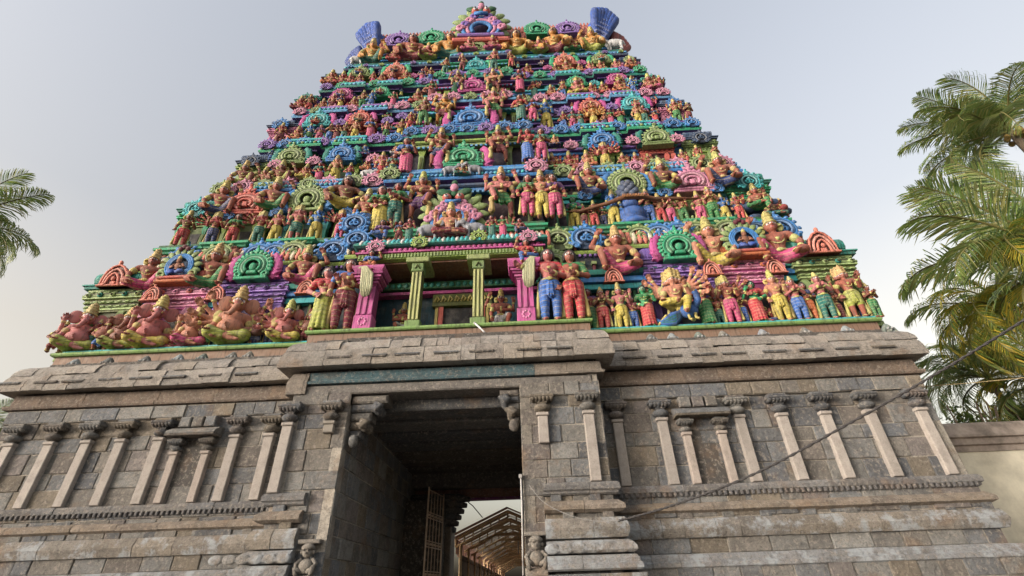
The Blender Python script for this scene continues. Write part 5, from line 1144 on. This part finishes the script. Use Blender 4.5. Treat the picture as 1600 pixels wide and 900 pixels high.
for s in (-1, 1):
    pf = MB(); xe = apx.x+s*(hwid-.3)
    for z in (.5, 1.4, 2.3, ez-1.): pf.tube([(xe, Y0, z), (xe, ye, z)], .04, 5, (.5, .5, .5))
    y = Y0
    while y < ye: pf.box(xe+s*.05-.02, xe+s*.05+.02, y, y+.33, .1, ez-.75, (.5, .5, .5)); y += .4
    part(pf, 'side_fence', PNL, shed)
fa = MB()
for i in range(60): y = Y0+i*.75; fa.box(apx.x-hwid+.02, apx.x-hwid+.06, y, y+.5, ez-.75-.1*(i % 2), ez-.02, (.5, .5, .5))
part(fa, 'fringe', plain('pink_fringe', (.5, .3, .25), .8, .1, 2.), shed)
lt = MB(); lt.tube([(apx.x+.3, Y0+9, rz-1.6), (apx.x+.3, Y0+9, rz-.5)], .03, 6, (.6, .6, .6)); part(lt, 'hanging_rod', PAINT, shed)
m = MB(); m.tube([(-1.2, 26, 6.2), (-.2, 26.2, 5.45), (.3, 26.3, 4.9)], .025, 5, (.05, .05, .05)); tag(m.build('stay_wire', PAINT), 'short dark stay wire against the sky above the walkway roof', 'wire')
# iron grille gate leaf, standing open inside the passage
GI = plain('lit_toned_iron', (.62, .46, .34), .55, .3, 3., 0.)  # pale colour paints the bars as if brightly lit
ga, gb = 20., 21.8; gx = pxX(664, ga, 3); gX = pxX(689, gb, 3)
gate = tag(empty('iron_gate', (gx, ga, 0)), 'open iron grille gate leaf of upright bars against the dark passage wall', 'gate'); bpy.context.view_layer.update()
f = MB()
def gp(t, z): return (gx+(gX-gx)*t, ga+(gb-ga)*t, z)
for t in (0, 1): f.tube([gp(t, .1), gp(t, 5.3)], .035, 6, (.5, .5, .5))
for z in (.1, 1.1, 1.3, 2.2, 2.4, 3.2, 3.4, 4.2, 4.4, 5.2): f.tube([gp(0, z), gp(1, z)], .022, 6, (.5, .5, .5))
part(f, 'frame', GI, gate); b = MB()
for i in range(1, 5): b.tube([gp(i/5, .1), gp(i/5, 5.2)], .018, 5, (.5, .5, .5))
for i in range(5):
    for z in (1.2, 2.3, 3.3, 4.3): b.ball(gp((i+.5)/5, z), .05, (.5, .5, .5))
part(b, 'bars', GI, gate)
# cables
CB = plain('black_cable', (.035, .033, .035), .5, .2, 4.)
def wire(name, pts, r, mat, label, twist=0):
    P = [pxP(*p) for p in pts]; m = MB(); n = 60; full = []
    for i in range(n+1):
        t = i/n*(len(P)-1); k = min(int(t), len(P)-2); a = t-k
        p0, p1, p2, p3 = P[max(k-1, 0)], P[k], P[k+1], P[min(k+2, len(P)-1)]
        full.append(.5*((2*p1)+(p2-p0)*a+(2*p0-5*p1+4*p2-p3)*a*a+(3*p1-p0-3*p2+p3)*a**3))
    if twist:
        for s in (0, math.pi):
            q = []
            for i in range(len(full)-1):
                for j in range(4): c = full[i].lerp(full[i+1], j/4); w = (i*4+j)*.9+s; q.append(c+Vector((0, math.cos(w), math.sin(w)))*twist)
            m.tube(q, r, 5, (.5, .5, .5))
    else: m.tube(full, r, 5, (.5, .5, .5))
    tag(m.build(name, mat), label, 'cable')
wire('power_cable', [(966, 814, 13.6), (1050, 790, 12.9), (1180, 740, 11.8), (1330, 660, 10.6), (1470, 580, 9.5), (1610, 494, 8.5), (1700, 435, 7.8)], .018, CB, 'twisted black power cable sloping up across the right stone wall', .016)
wire('rope', [(826, 757, 14.05), (850, 785, 13.95), (890, 805, 13.75), (930, 814, 13.6), (968, 813, 13.55)], .008, plain('white_cable', (.34, .34, .33), .6, .1, 4.), 'thin white cable sagging from the right door jamb')
wire('thin_wire', [(1440, 604, 17), (1520, 598, 16), (1620, 588, 15)], .014, plain('brass_wire', (.35, .27, .12), .5, .2, 4.), 'thin pale wire in front of the right palms')
m = MB(); a, b = pxP(742, 505, 15.6), pxP(757, 519, 15.1); m.tube([a, b], .035, 8, (.75, .77, .8)); m.ball(a, .06, (.4, .42, .4)); tag(m.build('tube_lamp', PAINT), 'small white tube lamp jutting from the porch ledge', 'lamp')
for i, (x, y) in enumerate(((1170, 730), (1274, 688), (1262, 694))):
    pass
# palms
def frond_mesh(name, ln, droop, lw, seed, leaf=.95, cols=None, side=0.):
    rnd = random.Random(seed); m = MB(); n = 22; pts = []
    p = Vector((0, 0, 0)); ang = .75
    for i in range(n+1):
        pts.append(p.copy()); t = i/n; a = ang-droop*t**1.5; p = p+Vector((math.cos(a), side*t*.5, math.sin(a)))*ln/n
    m.tube(pts, [.055*(1-.85*i/n)+.006 for i in range(n+1)], 5, (.20, .19, .07))
    N = 86
    for i in range(N):
        t = .13+.87*i/(N-1); k = min(int(t*n), n-1); c = pts[k].lerp(pts[k+1], t*n-k); d = (pts[k+1]-pts[k]).normalized()
        sd = Vector((0, 1, 0)); up = d.cross(sd).normalized()*-1
        if up.z < 0: up = -up
        L_ = leaf*(math.sin(math.pi*(.15+.8*t))**.7)*rnd.uniform(.85, 1.1)
        for s in (-1, 1):
            if rnd.random() < .05: continue
            sp = rnd.uniform(-.12, .12); dirv = (d*(.55+.5*t+sp)+sd*s*(1.-.25*t)+up*rnd.uniform(.0, .35)).normalized()
            b0 = c; b1 = c+dirv*L_*.5+Vector((0, 0, -.03*L_)); b2 = c+dirv*L_*.85+Vector((0, 0, -.24*L_*rnd.uniform(.7, 1.5))); b3 = c+dirv*L_+Vector((0, 0, -.42*L_*rnd.uniform(.7, 1.5)))
            w = (d*.8+up*.3).normalized()*lw*rnd.uniform(.8, 1.15); base_ = rnd.choice(cols); k2 = rnd.uniform(.75, 1.25); cc = tuple(v*k2 for v in base_)
            m.add([b0-w*.5, b0+w*.5, b1+w, b1-w, b2+w*.7, b2-w*.7, b3], [(0, 1, 2, 3), (3, 2, 4, 5), (5, 4, 6)], cc)
    return m
def leaf_mat():
    m, n, p = newmat('palm_leaf'); at = n.nodes.new('ShaderNodeAttribute'); at.attribute_name = 'Col'
    n.links.new(at.outputs['Color'], p.inputs['Base Color']); p.inputs['Roughness'].default_value = .42
    t = n.nodes.new('ShaderNodeBsdfTranslucent'); n.links.new(at.outputs['Color'], t.inputs['Color']); x = n.nodes.new('ShaderNodeMixShader'); x.inputs[0].default_value = .35
    n.links.new(p.outputs[0], x.inputs[1]); n.links.new(t.outputs[0], x.inputs[2]); n.links.new(x.outputs[0], n.nodes['Material Output'].inputs[0]); return m
LEAF = leaf_mat(); BARK = plain('palm_bark', (.20, .16, .12), .95, .35, 4.); NUT = plain('coconut_husk', (.30, .20, .06), .6, .3, 5.)
GREEN = [(.14, .22, .055), (.18, .26, .07), (.25, .29, .10), (.15, .23, .10), (.30, .30, .11)]; YEL = [(.36, .36, .06), (.50, .38, .05), (.24, .30, .06), (.16, .24, .05)]; DRY = [(.22, .15, .07), (.16, .11, .06)]
FR = [frond_mesh('f', 4.6, 1.1, .027, 1, 1.25, GREEN), frond_mesh('f', 4.8, 1.7, .027, 2, 1.3, GREEN, .2), frond_mesh('f', 4.4, 2.3, .026, 3, 1.2, GREEN, -.25), frond_mesh('f', 4.6, 2.6, .027, 4, 1.25, YEL, .1), frond_mesh('f', 3.6, 2.9, .03, 5, .8, DRY, .1)]
FRM = [f.mesh('frond', LEAF) for f in FR]
def palm(loc, h, label, fronds, seed, sc=1., lean=(0, 0)):
    """fronds: list of (azimuth deg, elevation deg, mesh index, scale); azimuth 180 points to the photograph's left"""
    rnd = random.Random(seed); top = Vector((loc[0], loc[1], h)); o = tag(empty('coconut_palm', (loc[0]-lean[0], loc[1]-lean[1], 0)), label, 'palm tree', 'coconut palms around the tower'); bpy.context.view_layer.update()
    t = MB(); n = 24; t.tube([(loc[0]-lean[0]*(1-i/n)**1.6, loc[1]-lean[1]*(1-i/n)**1.6, h*i/n) for i in range(n+1)], [(.24-.09*i/n+.02*(i % 2))*sc for i in range(n+1)], 10, (.5, .5, .5)); part(t, 'trunk', BARK, o)
    c = MB()
    for i in range(12): a = rnd.uniform(0, 6.28); c.ball((top.x+.38*math.cos(a), top.y+.38*math.sin(a), h-.25-rnd.uniform(0, .4)), (.15, .15, .18), (.5, .5, .5))
    part(c, 'coconuts', NUT, o)
    for az, el, k, s in fronds:
        f = bpy.data.objects.new('frond', FRM[k]); C.objects.link(f); f.parent = o
        f.location = (lean[0], lean[1], h); f.rotation_euler = (rnd.uniform(-.35, .35), -R(el), R(az)); f.scale = (s*sc,)*3
    return o
def whorl(seed, n=20, ks=(0, 1, 1, 2, 2), lo=-50, hi=45, s=1.):
    rnd = random.Random(seed); return [(i*137.5+rnd.uniform(-12, 12), hi+(lo-hi)*(i/n)+rnd.uniform(-8, 8), rnd.choice(ks), s*rnd.uniform(.85, 1.1)) for i in range(n)]
P = pxP(1578, 205, 18.5); palm((P.x, P.y), P.z, 'tall coconut palm against the sky at the upper right', whorl(11, 15)+[(185, -5, 0, 1.1), (178, -38, 1, 1.05), (190, 22, 0, 1.05), (195, 50, 1, 1.), (170, -60, 2, 1.05), (200, -20, 1, 1.1), (165, 10, 0, 1.05), (150, -30, 1, 1.1), (215, -40, 1, 1.1), (188, 72, 0, .8), (182, -58, 2, 1.2)], 1, 1.06)
P = pxP(1690, 415, 17); palm((P.x, P.y), P.z, 'coconut palm at the right edge with long arching fronds and some yellow fronds', whorl(23, 8, (1, 1, 2, 3))+[(180, 55, 0, 1.3), (174, 38, 0, 1.35), (176, 20, 1, 1.3), (184, -12, 1, 1.3), (186, -45, 3, 1.3), (200, 0, 3, 1.2), (180, -60, 3, 1.3), (165, -5, 1, 1.3), (182, 66, 0, 1.2), (186, 30, 0, 1.3)], 2, 1.15)
P = pxP(1580, 490, 21.5); palm((P.x, P.y), P.z, 'lower coconut palm with yellow drooping fronds behind the compound wall', whorl(37, 22, (1, 2, 3, 2))+[(180, -10, 3, 1.1), (200, -35, 3, 1.1), (170, -45, 3, 1.1), (160, -20, 3, 1.1), (190, -60, 3, 1.1)], 3, .95)
P = pxP(1545, 590, 26); palm((P.x, P.y), P.z, 'short pale coconut palm low beside the tower corner', whorl(41, 20, (1, 2, 2)), 4, .95)
P = pxP(1650, 600, 24); palm((P.x, P.y), P.z, 'coconut palm half hidden at the right edge above the wall', whorl(43, 20, (1, 2, 3)), 5, .95)
P = pxP(-82, 350, 17); palm((P.x, P.y), P.z, 'coconut palm whose frond tips enter at the left edge', [(0, 12, 0, 1.05), (-6, -22, 1, .95), (8, -48, 1, 1.), (0, 40, 0, 1.0), (4, -34, 0, 1.15), (-6, -46, 0, 1.2), (9, -58, 0, 1.15), (-3, -70, 0, 1.1), (120, 10, 1, 1.), (180, 20, 1, 1.), (230, 0, 1, 1.), (200, -40, 2, 1.), (60, 40, 0, .9)], 6, .95)
P = pxP(-50, 690, 30); palm((P.x, P.y), P.z, 'far palm low behind the left corner of the base', whorl(59, 16, (0, 1, 2)), 7, .9)
# leafy bushes behind the compound wall
BL = random.Random(5)
for bx_, by_, Yb, lab in ((1500, 655, 24, 'green bush behind the wall next to the tower'), (1580, 640, 26, 'yellow-green bush behind the wall at the right edge')):
    P = pxP(bx_, by_, Yb); o = tag(empty('bush', (P.x, Yb, 0)), lab, 'bush', 'bushes behind the compound wall'); bpy.context.view_layer.update()
    st = MB()
    for i in range(9): a = BL.uniform(0, 6.28); st.tube([(P.x, Yb, 0), (P.x+.6*math.cos(a), Yb+.6*math.sin(a), P.z*.6), (P.x+1.6*math.cos(a), Yb+1.4*math.sin(a), P.z+.4)], [.12, .08, .03], 6, (.5, .5, .5))
    part(st, 'trunk', BARK, o); lf = MB()
    for i in range(2600):
        a, q = BL.uniform(0, 6.28), BL.random()**.5; r_ = 2.2*q*(.6+.4*math.sin(a*3)); c = Vector((P.x+r_*math.cos(a), Yb+r_*math.sin(a), P.z-1.5+BL.uniform(0, 2.2)*(1.2-q)+.0)); d = Vector((BL.gauss(0, 1), BL.gauss(0, 1), BL.gauss(0, .6))).normalized(); w = d.cross(Vector((0, 0, 1))).normalized()*.07
        cc = BL.choice(GREEN+[(.2, .2, .04)]); lf.add([c, c+d*.13+w, c+d*.28, c+d*.13-w], [(0, 1, 2, 3)], cc)
    part(lf, 'foliage', LEAF, o)
